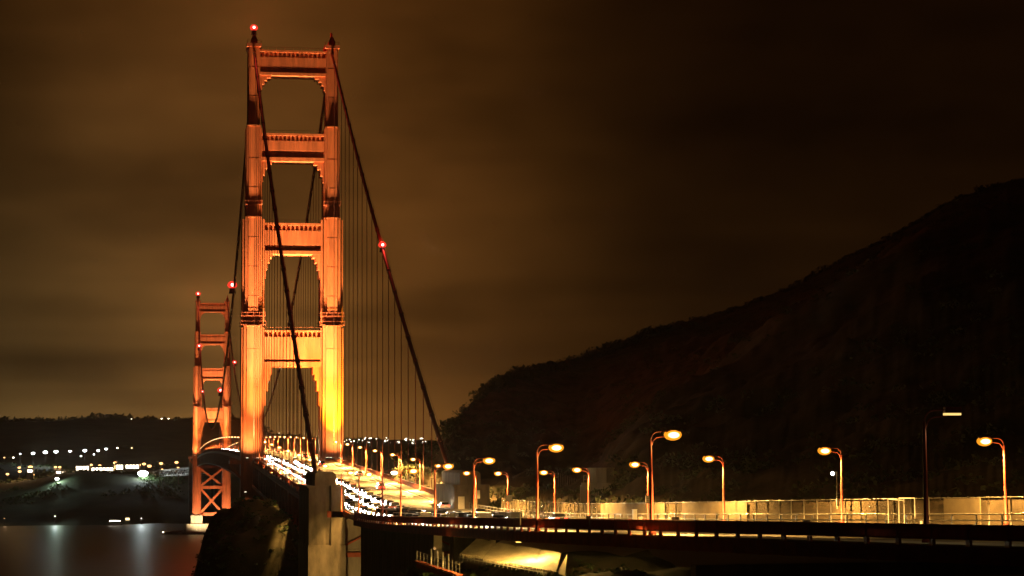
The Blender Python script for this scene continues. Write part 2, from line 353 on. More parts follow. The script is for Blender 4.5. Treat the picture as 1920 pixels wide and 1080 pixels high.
def tower(y0):
    b = MB()
    deckz = roadz(y0)
    # pedestals and pier: the tower part itself
    for sx in (-1, 1): b.box(sx*CX-5.6, sx*CX+5.6, y0-9, y0+9, 9.6, 17.6); b.box(sx*CX-5.0, sx*CX+5.0, y0-8.4, y0+8.4, 17.6, 18.3)
    b.prism([(x, yy) for x, yy in ((-24, y0-11), (24, y0-11), (26, y0-8), (26, y0+8), (24, y0+11), (-24, y0+11), (-26, y0+8), (-26, y0-8))], 'z', -0.6, 9.6)
    tw = b.build('tower', CONC, bridge)
    tag(tw, label='near north tower, the larger one' if y0 == 0 else 'far south tower standing on its pier in the water')
    tiers = [(18.3, 123.2, 2.3, 3.4, 4.15, 7.4, 6.6, 5.6), (123.2, 163.0, 1.85, 3.0, 4.05, 6.6, 5.9, 5.0),
             (163.0, 196.8, 1.75, 2.55, 2.95, 5.8, 5.2, 4.5), (196.8, 226.0, 1.75, 2.0, 2.25, 5.0, 4.5, 4.0)]
    for sx in (-1, 1):
        x = sx*CX; g = MB()
        for z0, z1, a, c, d, ya, yb, yc in tiers:
            g.box(x-a, x+a, y0-ya, y0+ya, z0, z1-0.01)
            g.box(x-c, x-a, y0-yb, y0+yb, z0, z1-0.02); g.box(x+a, x+c, y0-yb, y0+yb, z0, z1-0.02)
            gp = min(0.38, (d-c)*0.45)
            g.box(x-d, x-c-gp, y0-yc, y0+yc, z0, z1-0.8); g.box(x+c+gp, x+d, y0-yc, y0+yc, z0, z1-0.8)
            g.box(x-c-gp, x-c, y0-yc+1.6, y0+yc-1.6, z0, z1-0.9); g.box(x+c, x+c+gp, y0-yc+1.6, y0+yc-1.6, z0, z1-0.9)
            # flutes and horizontal seams
            for fx in (-0.62, 0.62): g.box(x+fx*a-0.09, x+fx*a+0.09, y0-ya-0.12, y0-ya, z0+0.6, z1-0.7)
            for fx in (-1, 1):
                xm = x + fx*(a+c)/2; g.box(xm-0.1, xm+0.1, y0-yb-0.15, y0-yb, z0+0.6, z1-0.9)
            zz = z0 + 10.7
            while zz < z1-3:
                g.box(x-a-0.03, x+a+0.03, y0-ya-0.05, y0-ya+0.1, zz-0.06, zz+0.06); zz += 10.7
            g.box(x-a-0.25, x+a+0.25, y0-ya-0.3, y0+ya+0.3, z1-0.5, z1+0.02) if z1 < 220 else None
        g.build('leg', ORANGE, tw)
        # belts with little platforms
        for zc_, hw, hy in ((127.4, 4.3, 7.0), (168.4, 3.1, 6.0), (124.2, 4.5, 7.3)):
            wk = MB()
            for zz in (zc_-0.7, zc_+0.5):
                for s2 in (-1, 1):
                    wk.bar((x-hw, y0+s2*hy, zz), (x+hw, y0+s2*hy, zz), 0.12, 0.16); wk.bar((x+s2*hw, y0-hy, zz), (x+s2*hw, y0+hy, zz), 0.12, 0.16)
            for fx in (-1, -0.5, 0, 0.5, 1): wk.bar((x+fx*hw, y0-hy, zc_-1.0), (x+fx*hw, y0-hy, zc_+0.7), 0.1)
            wk.box(x-hw, x+hw, y0-hy, y0-hy+0.75, zc_-1.0, zc_-0.9)
            wk.build('maintenance_walkway', ORANGE_D, tw)
        h = MB(); h.box(x-2.7, x+2.7, y0-5.4, y0+5.4, 226.0, 227.2); h.box(x-1.2, x+1.2, y0-4.2, y0+4.2, 227.2, 228.9)
        h.prism([(x-1.2, 228.9), (x+1.2, 228.9), (x+0.5, 230.6), (x-0.5, 230.6)], 'y', y0-3.4, y0+3.4)
        for fx in (-1, 1):
            h.bar((x+fx*2.5, y0-5.2, 228.3), (x+fx*2.5, y0+5.2, 228.3), 0.08); h.bar((x+fx*2.5, y0-5.2, 227.2), (x+fx*2.5, y0-5.2, 228.3), 0.08); h.bar((x+fx*2.5, y0+5.2, 227.2), (x+fx*2.5, y0+5.2, 228.3), 0.08)
        h.bar((x-2.5, y0-5.2, 228.3), (x+2.5, y0-5.2, 228.3), 0.08)
        h.tube([(x, y0, 230.6), (x, y0, 232.8)], 0.35, 8); h.tube([(x+0.3, y0-1, 230.5), (x+0.3, y0-1, 232.2)], 0.12, 6)
        h.build('saddle_housing', ORANGE_D, tw)
    # portal struts
    S = [(225.1, 224.0, 218.4, 217.0, 215.7, CX-2.0, 3.6, [(-6.6, 0), (-4.4, -0.9), (-2.8, -2.0), (-1.5, -3.4), (-0.8, -5.2), (0, -6.0)]),
         (194.1, 192.9, 187.2, 185.4, 183.8, CX-2.5, 4.1, [(-6.6, 0), (-4.4, -1.1), (-2.6, -2.8), (-1.3, -5.2), (-0.6, -7.6), (0, -8.4)]),
         (160.9, 159.7, 152.4, 150.9, 149.5, CX-3.6, 4.6, [(-5.8, 0), (-4.2, -1.2), (-2.7, -3.0), (-1.6, -5.6), (-0.8, -8.8), (0, -9.2)]),
         (121.5, 120.6, 110.6, 110.2, 108.2, CX-3.7, 5.3, [(-4.2, 0), (-3.3, -2.8), (-2.3, -5.0), (-1.3, -8.8), (-0.7, -14.2), (0, -15.0)])]
    for (zt, zp, zq, zr, zb, hx, hy, br), kx in zip(S, (0.64, 0.62, 0.58, 0.76)):
        g = MB(); br = [(p*kx, q) for p, q in br]
        g.box(-hx, hx, y0-hy-0.35, y0+hy+0.35, zp+0.35, zt)                 # cornice
        g.box(-hx, hx, y0-hy+0.75, y0+hy-0.75, zq-0.6, zp+0.35)             # recessed core
        g.box(-hx+0.01, hx-0.01, y0-hy, y0+hy, zq+0.35, zp-1.5)            # raised panel
        n = 13 if zt > 170 else 11
        for k in range(n+1):
            xx = -hx+1.9 + (2*hx-3.8)*k/n
            for s2 in (-1, 1):
                g.prism([(xx-0.1, zp-1.51), (xx+0.1, zp-1.51), (xx+0.42, zp+0.34), (xx-0.42, zp+0.34)], 'y', *sorted((y0+s2*(hy-0.76), y0+s2*(hy+0.02))))
                if k < n and zt > 130:
                    xm = xx + (2*hx-3.8)/n/2
                    g.box(xm-0.5, xm+0.5, *sorted((y0+s2*(hy-0.76), y0+s2*(hy-0.1))), zq-0.35, zq+0.02)
        for k in range(2*n):
            xx = -hx+1.2 + (2*hx-2.4)*k/(2*n-1)
            g.box(xx-0.09, xx+0.09, y0-hy-0.1, y0-hy, zq+0.5, zp-1.6)
        g.box(-hx, hx, y0-hy+0.9, y0+hy-0.9, zr-0.2, zq-0.6)                # shadowed gap
        g.box(-hx, hx, y0-hy-0.25, y0+hy+0.25, zb, zr-0.2)                  # bottom flange
        for sx in (-1, 1):
            pts = [(sx*hx, zb)] + [(sx*(hx+p[0]), zb+p[1]) for p in br]
            if sx < 0: pts = pts[::-1]
            # stepped bracket
            for (a0, b0), (a1, b1) in zip(br, br[1:]):
                x_a, x_b = sorted((sx*(hx+a0), sx*(hx+a1)))
                g.box(x_a, x_b, y0-hy+0.3, y0+hy-0.3, zb+min(b1, -0.25), zb-0.001)
        for s2 in (-1, 1): g.bar((-hx, y0+s2*hy, zt+1.1), (hx, y0+s2*hy, zt+1.1), 0.08)
        for k in range(9): g.bar((-hx+2*hx*k/8, y0-hy, zt), (-hx+2*hx*k/8, y0-hy, zt+1.1), 0.08)
        g.build('portal_strut', ORANGE, tw)
    # bracing below the deck
    for z0, z1 in ((46.2, 62.6), (20.2, 43.2)):
        g = MB()
        for s2 in (-4.2, 4.2):
            g.bar((-10.4, y0+s2, z0), (10.4, y0+s2, z1), 1.5, 2.0); g.bar((10.4, y0+s2+0.9, z0), (-10.4, y0+s2+0.9, z1), 1.5, 2.0)
            g.box(-1.9, 1.9, y0+s2-1.1, y0+s2+0.6, (z0+z1)/2-1.9, (z0+z1)/2+1.9)
            g.box(-10.4, 10.4, y0+s2-1, y0+s2+1, z0-2.9, z0)
        g.build('cross_brace', ORANGE, tw)
    # sidewalk looped round the outside of each leg
    for sx in (-1, 1):
        g = MB(); xa, xb = sorted((sx*(CX+4.3), sx*(CX+8.2)))
        g.box(xa, xb, y0-9, y0+9, deckz-1.0, deckz+0.16)
        xr = sx*(CX+8.1)
        for zz in (0.35, 0.75, 1.3): g.bar((xr, y0-9, deckz+zz), (xr, y0+9, deckz+zz), 0.1); g.bar((xa, y0-9, deckz+zz), (xb, y0-9, deckz+zz), 0.1)
        for k in range(10): g.bar((xa+(xb-xa)*k/9, y0-9, deckz), (xa+(xb-xa)*k/9, y0-9, deckz+1.3), 0.08)
        for k in range(3): g.bar((sx*(CX+4.2), y0-7+7*k, deckz-6), (xr, y0-7+7*k, deckz-1), 0.5)
        g.build('sidewalk_bay', ORANGE, tw)
    return tw
tower(0); tower(1280)
# pylons at both ends of the suspended spans
def pylon(sx, yn, ys_, zb, zt, mt=None):
    m = MB(); x = sx*CX
    ya, yb_ = sorted((yn, ys_))
    m.box(x-3.6, x-0.35, ya, yb_, zb, zt-2.7); m.box(x+0.75, x+3.45, ya, yb_, zb, zt-2.7)
    m.box(x-0.35, x+0.75, ya+1.3, yb_-0.5, zb, zt-2.75)
    m.box(x-3.75, x+3.6, ya-0.35, yb_+0.2, zb, zt-14.2)
    m.box(x-3.8, x+3.65, ya-0.4, yb_+0.2, zt-15.6, zt-15.35)
    m.prism([(x-2.4, zt-2.7), (x+1.75, zt-2.7), (x+1.7, zt-0.5), (x+1.1, zt), (x-1.8, zt), (x-2.35, zt-0.4)], 'y', ya+0.6, yb_-1)
    m.box(x-3.9, x-2.6, ya-0.2, yb_, zt-3.1, zt-2.68)
    return m.build('cable_pylon', mt or CONC_D, bridge)
pylon(-1, -352, -323, 18, 73.0); pylon(1, -352, -323, 18, 73.0)
pylon(-1, 1645, 1604, -2, 73.0); pylon(1, 1645, 1604, -2, 73.0)
m = MB(); m.box(-10.9, 10.7, -345, -338, 18, 63.6); m.box(-10.9, 10.7, -345.3, -344.9, 57.2, 57.6)
m.build('abutment_wall', CONC, bridge)

# ------------------------------------------------------------------ approach viaduct
via = empty('approach_viaduct', (0, -500, 0), label='curving approach viaduct deck that carries the road from the bridge end to the right', cat='viaduct')
def V(o): o.location = (0, 500, 0); return o
V(slab(YA, lambda y: xev(y)-0.25, lambda y: xw(y)+0.3, lambda y: roadz(y)-0.12, lambda y: roadz(y)-0.75).build('deck', CONC_D, via))
m = MB()
for k in (0.12, 0.3, 0.48, 0.66, 0.84): slab(YA, lambda y: xe(y)+(xw(y)-xe(y))*k-0.35, lambda y: xe(y)+(xw(y)-xe(y))*k+0.35, lambda y: roadz(y)-0.7, lambda y: roadz(y)-1.05, m)
V(m.build('girder', DARKP, via))
V(slab(YA, lambda y: xev(y)-0.45, lambda y: xev(y)-0.2, lambda y: roadz(y)+0.02, lambda y: roadz(y)-0.85).build('fascia_beam', ORANGE_D, via))
V(slab(yr(-505, -414, 8), lambda y: xe(y)+0.6, lambda y: xe(y)+1.6, lambda y: roadz(y)-0.7, lambda y: 44).build('retaining_wall', CONC_D, via))
for yy in (-612, -655):
    m = MB()
    for k in (0.15, 0.5, 0.85): xx = xe(yy)+(xw(yy)-xe(yy))*k; m.box(xx-0.7, xx+0.7, yy-0.6, yy+0.6, 50, roadz(yy)-1.9)
    m.box(xe(yy)+0.4, xw(yy)-0.4, yy-0.7, yy+0.7, roadz(yy)-2.9, roadz(yy)-1.9)
    V(m.build('pier_bent', CONC_D, via))

# near railing: top rail, picket infill, posts
rail = empty('railing', (xe(-500), -500, roadz(-500)), label='long dark red picket railing on the near edge of the curving viaduct', cat='railing')
off = Vector((xe(-500), -500, roadz(-500)))
pts = []; y = -410
while y > -700:
    pts.append(y); dx = (xe(y-0.5)-xe(y+0.5)); y -= 3.4/math.hypot(1, dx)
RX = lambda y: xe(y) - 0.05
m = MB(); sub = yr(pts[-1], pts[0], 1.9)
for a, b in zip(sub, sub[1:]):
    m.bar((RX(a), a, roadz(a)+1.22), (RX(b), b, roadz(b)+1.22), 0.2, 0.12)
    m.bar((RX(a), a, roadz(a)+0.48), (RX(b), b, roadz(b)+0.48), 0.10, 0.10)
o = m.build('top_rail', REDRAIL, rail); o.location = -off
m = MB()
for a, b in zip(pts, pts[1:]):
    n = 24
    for i in range(1, n):
        t = i/n; y = a+(b-a)*t; z = roadz(y); x = RX(y)
        m.box(x-0.05, x+0.05, y-0.026, y+0.026, z+0.44, z+1.18)
        # kerb-side steel plates keep most of the infill closed
o = m.build('picket_infill', REDRAIL, rail); o.location = -off
for a in pts:
    m = MB(); z = roadz(a); x = RX(a)
    m.box(x-0.08, x+0.08, a-0.12, a+0.12, z-0.9, z+1.2); m.box(x-0.14, x+0.14, a-0.18, a+0.18, z+1.2, z+1.3); m.box(x-0.09, x+0.06, a-0.3, a+0.3, z-0.2, z+0.43)
    o = m.build('post', REDRAIL, rail); o.location = -off
m = MB()
for a, b in zip(sub, sub[1:]):
    m.bar((RX(a)-0.12, a, roadz(a)-0.05), (RX(b)-0.12, b, roadz(b)-0.05), 0.12, 0.26)
o = m.build('bottom_rail', REDRAIL, rail); o.location = -off

# far-side pipe railing on the approach
frl = empty('pipe_railing', (xw(-500), -500, roadz(-500)), label='pale two-pipe guard railing along the far edge of the approach road', cat='railing')
off = Vector((xw(-500), -500, roadz(-500)))
ysr = yr(-690, -352, 3.8); m = MB()
XR = lambda y: xw(y)-0.6
for hgt, rr in ((1.15, 0.075), (0.62, 0.075)): m.tube([(XR(y), y, roadz(y)+0.16+hgt) for y in ysr], rr, 6)
o = m.build('pipe', STEELG, frl); o.location = -off
for y in ysr:
    m = MB(); m.box(XR(y)-0.07, XR(y)+0.07, y-0.07, y+0.07, roadz(y)+0.1, roadz(y)+1.3); o = m.build('post', STEELG, frl); o.location = -off
# chain-link fence with screening behind the far side walk
fen = empty('screen_fence', (xw(-500)+3, -500, roadz(-500)), label='tall wire fence with beige screening mesh behind the far edge of the road', cat='fence')
off = Vector((xw(-500)+3, -500, roadz(-500)))
XF = lambda y: xw(y) + 2.6
ysf = yr(-700, -372, 3.3); m = MB()
m.tube([(XF(y), y, roadz(y)+2.75) for y in ysf], 0.045, 6); m.tube([(XF(y), y, roadz(y)+0.3) for y in ysf], 0.04, 6)
o = m.build('top_rail', STEELG, fen); o.location = -off
v = []; m = MB()
for y in ysf: v += [(XF(y)+0.06, y, roadz(y)+0.1), (XF(y)+0.06, y, roadz(y)+2.7)]
m.add(v, [(2*i, 2*i+2, 2*i+3, 2*i+1) for i in range(len(ysf)-1)])
o = m.build('wire_mesh', NET, fen); o.location = -off
for i, y in enumerate(ysf):
    if i >= 100: break
    m = MB(); m.tube([(XF(y), y, roadz(y)), (XF(y), y, roadz(y)+2.85)], 0.06, 6); o = m.build('post', STEELG, fen); o.location = -off
# solid lit hoarding panels in the fence
for i, (ya, yb_, lab) in enumerate(((-500, -462, 'plain beige hoarding panel in the far fence, between the pylon and the octagonal tower'), (-583, -577, 'narrow beige hoarding panel beside the lamp post with the small globe light'), (-532, -508, 'long beige hoarding panel in front of the octagonal tower'))):
    m = MB(); n = 8
    slab(yr(ya, yb_, 2), lambda y: XF(y)-0.2, lambda y: XF(y)-0.12, lambda y: roadz(y)+2.68, lambda y: roadz(y)+0.2, m)
    tag(m.build('hoarding_panel', mat('hoarding_paint', (0.17, 0.135, 0.08), 0.85, var=0.25, scale=0.5)), lab, 'hoarding', 'hoarding panels in the far fence')
# white gate frames
for u, h_, lab in ((1680, 2.7, 'white tubular gate frame with a slanting top, left of its pair'), (1700, 2.75, 'white tubular gate frame, right of its pair by the tall dark lamp')):
    y = -754.7+178 - (u-1680)*0.05; p = at(u, 965, y+754.7); x = p.x; z = roadz(y)
    m = MB(); a = 0.75
    for dx in (-a, a): m.tube([(x+dx, y, z), (x+dx, y, z+h_)], 0.05, 6)
    m.tube([(x-a, y, z+h_), (x+a, y, z+h_-(0.15 if u == 1680 else 0))], 0.06, 6)
    tag(m.build('gate_frame', WHITEP), lab, 'gate', 'gate frames at the far fence')

# ------------------------------------------------------------------ street lamps
HL = 7.4
def make_lamp(lens, power, colr, rad=0.35, H=HL, arm=1.35, name='street_lamp', lscale=1.0, omni=0.035, tilt=0.0, cone=158):
    r_ = empty(name, (0, 0, 0))
    m = MB(); m.tube([(0,0,0.5),(0,0,H*0.5),(0,0,H-0.9),(0,0,H-0.4)], [0.15, 0.13, 0.105, 0.10], 10); m.lathe((0,0,0), [(0.3,0),(0.3,0.12),(0.2,0.3),(0.16,0.6)], 10)
    m.build('pole', REDRAIL, r_)
    m = MB(); q = [(0,0,H-0.5)] + [(arm*0.45*(1-math.cos(t)), 0, H-0.5+0.75*math.sin(t)) for t in (0.3,0.6,0.9,1.2,1.57)] + [(arm, 0, H+0.28)]
    m.tube(q, 0.05, 8); q2 = [(0,0,H-1.1)] + [(arm*0.4*(1-math.cos(t))+0.05, 0, H-1.1+0.95*math.sin(t)) for t in (0.4,0.8,1.2,1.57)] + [(arm, 0, H-0.08)]
    m.tube(q2, 0.045, 8); m.build('arm', REDRAIL, r_)
    m = MB(); x = arm+0.4
    m.prism([(x-0.55, H+0.1), (x+0.48, H+0.1), (x+0.48, H+0.34), (x-0.45, H+0.38), (x-0.55, H+0.34)] if lens is not SODDIM else [(x-0.5, H+0.092), (x+0.48, H+0.092), (x+0.48, H+0.44), (x-0.46, H+0.46), (x-0.5, H+0.4)], 'y', -0.2, 0.2)
    hd = m.build('lamp_head', REDRAIL, r_)
    m = MB(); n = 12
    if lens is SODDIM: m.box(x-0.5, x+0.46, -0.2, 0.2, H-0.04, H+0.09)
    else: m.lathe((x, 0, H-0.12), [(0.16, -0.30*lscale), (0.48*lscale, -0.2*lscale), (0.66*lscale, -0.02), (0.70*lscale, 0.14), (0.64*lscale, 0.32), (0.40*lscale, 0.46*lscale)], n, 0.55)
    m.build('lens', lens, hd)
    if power: spot(hd, (x, 0, H-0.42), (x+tilt*(H-0.42), 0, 0), power, colr, cone, 0.25, rad, 'lamp_light'); point(hd, (x, 0, H-0.5), power*omni, colr, rad, 'lamp_light')
    return r_
LP = 46000
plamp = make_lamp(SOD, LP, SODC, tilt=0.45, cone=122)
plow = make_lamp(SOD, LP*1.0, SODC); pbr = make_lamp(SOD, LP*2.6, SODC, omni=0.015); pbr2 = make_lamp(SOD, LP*2.6, SODC, omni=0.012, tilt=0.5, cone=112)
lamps_n = 0
def place(proto, x, y, rz, label, group, used=[]):
    o = proto if proto.name not in used else ctree(proto)
    if proto.name not in used: used.append(proto.name)
    o.location = (x, y, roadz(y)+0.16); o.rotation_euler = (rnd.uniform(-.012, .012), rnd.uniform(-.014, .014), rz+rnd.uniform(-.09, .09)); tag(o, label, 'street lamp', group); return o
# near edge of the approach: (picture column of pole, distance)
near = [(1222,150,'tall lit lamp on the near red railing with the brightest halo of all'),
        (1007,181,'lit lamp on the near red railing left of the octagonal concrete tower'),
        (888,228,'lit lamp on the near railing just right of the pale square pillar'),
        (816,258,'lit lamp on the near railing just left of the pale square pillar'),
        (751,288,'lit lamp on the near railing with the white road glare at its foot'),
        (673,362,'lit low lamp right of the big concrete pylon, second along from it'),
        (640,392,'lit low lamp directly beside the right edge of the big concrete pylon')]
GE = 'street lamps along the near east side of the road'
for u, s, lab in near:
    y = CAM.y+s; p = at(u, 900, s); place(plamp, p.x, y, 0, lab, GE)
# the tall lamp with the dim glass
dim = make_lamp(SODDIM, 250, (1, 0.8, 0.4), lscale=0.9)
p = at(1735, 900, 114); dim.location = (p.x, CAM.y+114, roadz(CAM.y+114)+0.16); tag(dim, 'tallest dark lamp near the right, its lamp head barely glowing', 'street lamp', GE)
vin = make_lamp(SODW, 1500, (1, 0.8, 0.5), lscale=0.7)
p = at(717, 900, 303); vin.location = (p.x, CAM.y+303, roadz(CAM.y+303)+0.16); tag(vin, 'dark lamp post wrapped in cables with a pale light, right of the pylon', 'street lamp', GE)
m = MB(); m.tube([(0.17*math.cos(t*0.9), 0.17*math.sin(t*0.9), 0.9+t*0.09) for t in range(58)], 0.05, 5); m.build('cable_wrap', DARKP, vin)
GW = 'street lamps along the far west side of the road'
far = [(1885,168,'lit lamp at the far right, its post glowing white under the lamp'), (1577,196,'lit lamp whose post carries a small globe light on a bracket'),
       (1356,226,'lit lamp between the small white square sign and the long dark fence bays'), (1215,254,'lit lamp with a white notice plate, right of the octagonal tower'),
       (1103,290,'lit lamp standing right in front of the octagonal concrete tower'), (1040,318,'lit lamp just left of the octagonal tower, near the bare lit branches'),
       (952,361,'lit lamp with a square white plate, in front of the dark hillside'), (893,378,'lit lamp with a tall white plate, right of the pale square pillar')]
for u, s, lab in far:
    y = CAM.y+s; p = at(u, 900, s); place(plow, p.x, y, math.pi, lab, GW)
k = 0
for s in (437, 482, 526, 570, 614, 658, 702):
    y = CAM.y+s; place(pbr, 13.7, y, math.pi, 'lit lamp on the west side span, %s from the pale square pillar' % ORDN[k], 'street lamps on the side span'); k += 1
for k, s in enumerate((440, 484, 528, 572, 616, 660, 704)):
    y = CAM.y+s; place(pbr2, -13.7, y, 0, 'lit lamp on the east side span, %s behind the big concrete pylon' % ORDN[k], 'street lamps on the side span')
for k in range(28):
    y = 22 + 45.7*k
    place(pbr, 13.7, y, math.pi, 'lit lamp on the west edge of the main span, %s past the near tower' % ordn(k), 'street lamps on the main span')
    place(pbr2, -13.7, y, 0, 'lit lamp on the east edge of the main span, %s past the near tower' % ordn(k), 'street lamps on the main span')
for k in range(7):
    y = 1303 + 45.7*k
    place(pbr, 13.7, y, math.pi, 'lit lamp on the west edge beyond the far tower, %s from it' % ordn(k), 'street lamps beyond the far tower')
    place(pbr2, -13.7, y, 0, 'lit lamp on the east edge beyond the far tower, %s from it' % ordn(k), 'street lamps beyond the far tower')

# ------------------------------------------------------------------ tower floodlights
FC = (1.0, 0.74, 0.38)
def flood(x, y, z, tgt, power, ang, label, c=FC):
    e = empty('floodlight', (x, y, z), label=label, cat='floodlight', group='floodlights aimed up the towers')
    m = MB(); m.box(-0.5, 0.5, -0.25, 0.25, 0.55, 1.1); m.bar((-0.45, 0, 0), (-0.45, 0, 0.8), 0.08); m.bar((0.45, 0, 0), (0.45, 0, 0.8), 0.08); m.box(-0.6, 0.6, -0.3, 0.3, -0.05, 0.05)
    m.build('housing', DARKP, e); m = MB(); m.box(-0.42, 0.42, -0.2, 0.2, 1.11, 1.14); m.build('glass', SODW, e)
    spot(e, (0, 0, 1.5), Vector(tgt)-Vector((x, y, z)), power, c, ang, 1.0, 0.35)
for y0, nm, fy in ((0, 'near', 1.0), (1280, 'far', 1.0)):
    zf = roadz(y0-17)+0.3
    for sx, sd in ((-1, 'east'), (1, 'west')):
        k = 1.0 if sx < 0 else 1.0
        flood(sx*13.0, y0-18, zf, (sx*CX, y0-5, 215), 1.4e6*k, 36, 'narrow floodlight in front of the %s leg of the %s tower, aimed at its top' % (sd, nm))
        flood(sx*11.6, y0-19, zf, (sx*CX, y0-6, 150), 4.2e5*k, 64, 'wide floodlight in front of the %s leg of the %s tower, aimed at mid height' % (sd, nm), (1.0, 0.68, 0.22))
    for sx, sd in ((-1, 'east'), (1, 'west')):
        flood(sx*16.6, y0-15, zf, (sx*CX, y0-2, 112), 4e4, 130, 'broad floodlight close to the %s leg of the %s tower, lighting its lower part' % (sd, nm), (1.0, 0.6, 0.2))
    flood(0.0, y0-21, zf, (0, y0-3, 190), 8.5e5, 48, 'floodlight in the roadway centre before the %s tower, aimed at its struts' % nm)
flood(16.8, -17, roadz(-17), (14.3, -5, 112), 5e5, 62, 'amber floodlight at the foot of the west leg of the near tower', (1.0, 0.78, 0.03))
# the far tower is also lit below its deck, from the pier
for sx, sd in ((-1, 'left'), (1, 'right')):
    flood(sx*14.3, 1280-26.5, 2.8, (sx*8, 1278, 40), 1.0e5, 135, 'floodlight on the far pier fender, before the %s leg' % sd)
flood(-17, -10.5, roadz(-10)-12, (-14.3, -5, 0), 1.5e3, 100, 'low floodlight under the deck at the near tower')

# red aviation beacons
def beacon(p, r_, power, label, name='beacon_light', matl=REDL):
    e = empty(name, p, label=label, cat='beacon', group='red aviation beacons')
    m = MB(); m.lathe((0,0,0), [(r_*0.9, -r_*2.2), (r_*0.7, -r_*1.1), (r_*0.7, -r_*0.8)], 8); m.build('base', DARKP, e)
    m = MB(); m.lathe((0,0,0), [(r_*0.6, -r_*0.8), (r_*1.05, -r_*0.5), (r_*1.3, 0), (r_*1.05, r_*0.6), (r_*0.55, r_)], 12); m.build('lens', REDRIM, e)
    m = MB(); m.lathe((0,-r_*1.0,0), [(r_*0.2, -r_*0.4), (r_*0.45, -r_*0.15), (r_*0.45, r_*0.15), (r_*0.2, r_*0.4)], 10); m.build('burner', matl, e)
    if power: point(e, (0, 0, r_*1.6), power, (1, 0.05, 0.03), r_*0.5, 'beacon_glow')
    return e
beacon((-CX, 0, 233.9), 1.15, 30000, 'large red beacon glowing on top of the left leg of the near tower')
beacon((CX, 1280, 231), 0.01, 0, 'unlit beacon on top of the right leg of the far tower') if False else None
beacon((-CX, 1280, 234.3), 2.0, 60000, 'red beacon on top of the left leg of the far tower', matl=REDF)
beacon((14.3, -182, cz(-182)+0.9), 0.9, 7000, 'red beacon half way down the right cable of the near side span')
beacon((-15.1, 207, cz(207)+1.0), 1.8, 9000, 'red beacon on the main span cable left of the near tower')
beacon((-15.1, 1140, cz(1140)+1.2), 1.8, 9000, 'red beacon in front of the left leg of the far tower', matl=REDF)
beacon((15.1, 1083, cz(1083)+1.2), 1.7, 9000, 'red beacon on the cable right of the far tower', matl=REDF)
beacon((-15.0, 405, cz(405)+1.0), 1.5, 7000, 'red beacon on the cable just in front of the far tower struts', matl=REDF)
beacon((-15.0, 965, cz(965)+1.0), 1.0, 3000, 'small orange-red beacon low on the cable before the far tower', matl=REDF)

# ------------------------------------------------------------------ pier fender, marker
m = MB(); ring = [(48*math.cos(t*math.pi/18), 1280+30*math.sin(t*math.pi/18)) for t in range(36)]; ri = [(45*math.cos(t*math.pi/18), 1280+27*math.sin(t*math.pi/18)) for t in range(36)]
v = [(x, y, -0.6) for x, y in ring] + [(x, y, 2.4) for x, y in ring] + [(x, y, 2.4) for x, y in ri] + [(x, y, -0.6) for x, y in ri]
m.add(v, [(i, (i+1) % 36, 36+(i+1) % 36, 36+i) for i in range(36)] + [(36+i, 36+(i+1) % 36, 72+(i+1) % 36, 72+i) for i in range(36)] + [(72+i, 72+(i+1) % 36, 108+(i+1) % 36, 108+i) for i in range(36)])
tag(m.build('pier_fender', CONC), 'low oval concrete fender wall in the water round the far tower pier', 'fender')
p = at(395, 979, 2010)
e = empty('marker_light', (p.x, p.y, 2.4), label='red navigation light on a mast at the far pier fender', cat='marker light')
m = MB(); m.tube([(0,0,0),(0,0,p.z-2.4-0.8)], 0.5, 6); m.build('mast', REDRAIL, e)
m = MB(); m.lathe((0,0,p.z-2.4), [(0.9,-0.8),(1.1,0),(0.7,0.9)], 8); m.build('lens', REDF, e); point(e, (0,0,p.z-2.4+1.8), 1200, (1,0.05,0.04), 0.5)
for u, v_, lab in ((306, 999, 'tiny pale light at the left tip of the far pier fender'), (397, 990, 'small pale light at the foot of the red marker mast')):
    p = at(u, v_, 1995); e = empty('fender_light', (p.x, p.y, 2.4), label=lab, cat='lamp'); m = MB(); m.tube([(0,0,0),(0,0,max(0.4, p.z-3))], 0.15, 6); m.build('post', DARKP, e)
    m = MB(); m.lathe((0,0,max(0.6, p.z-2.4)), [(0.4,-0.4),(0.6,0),(0.3,0.5)], 8); m.build('lens', WARMW, e)

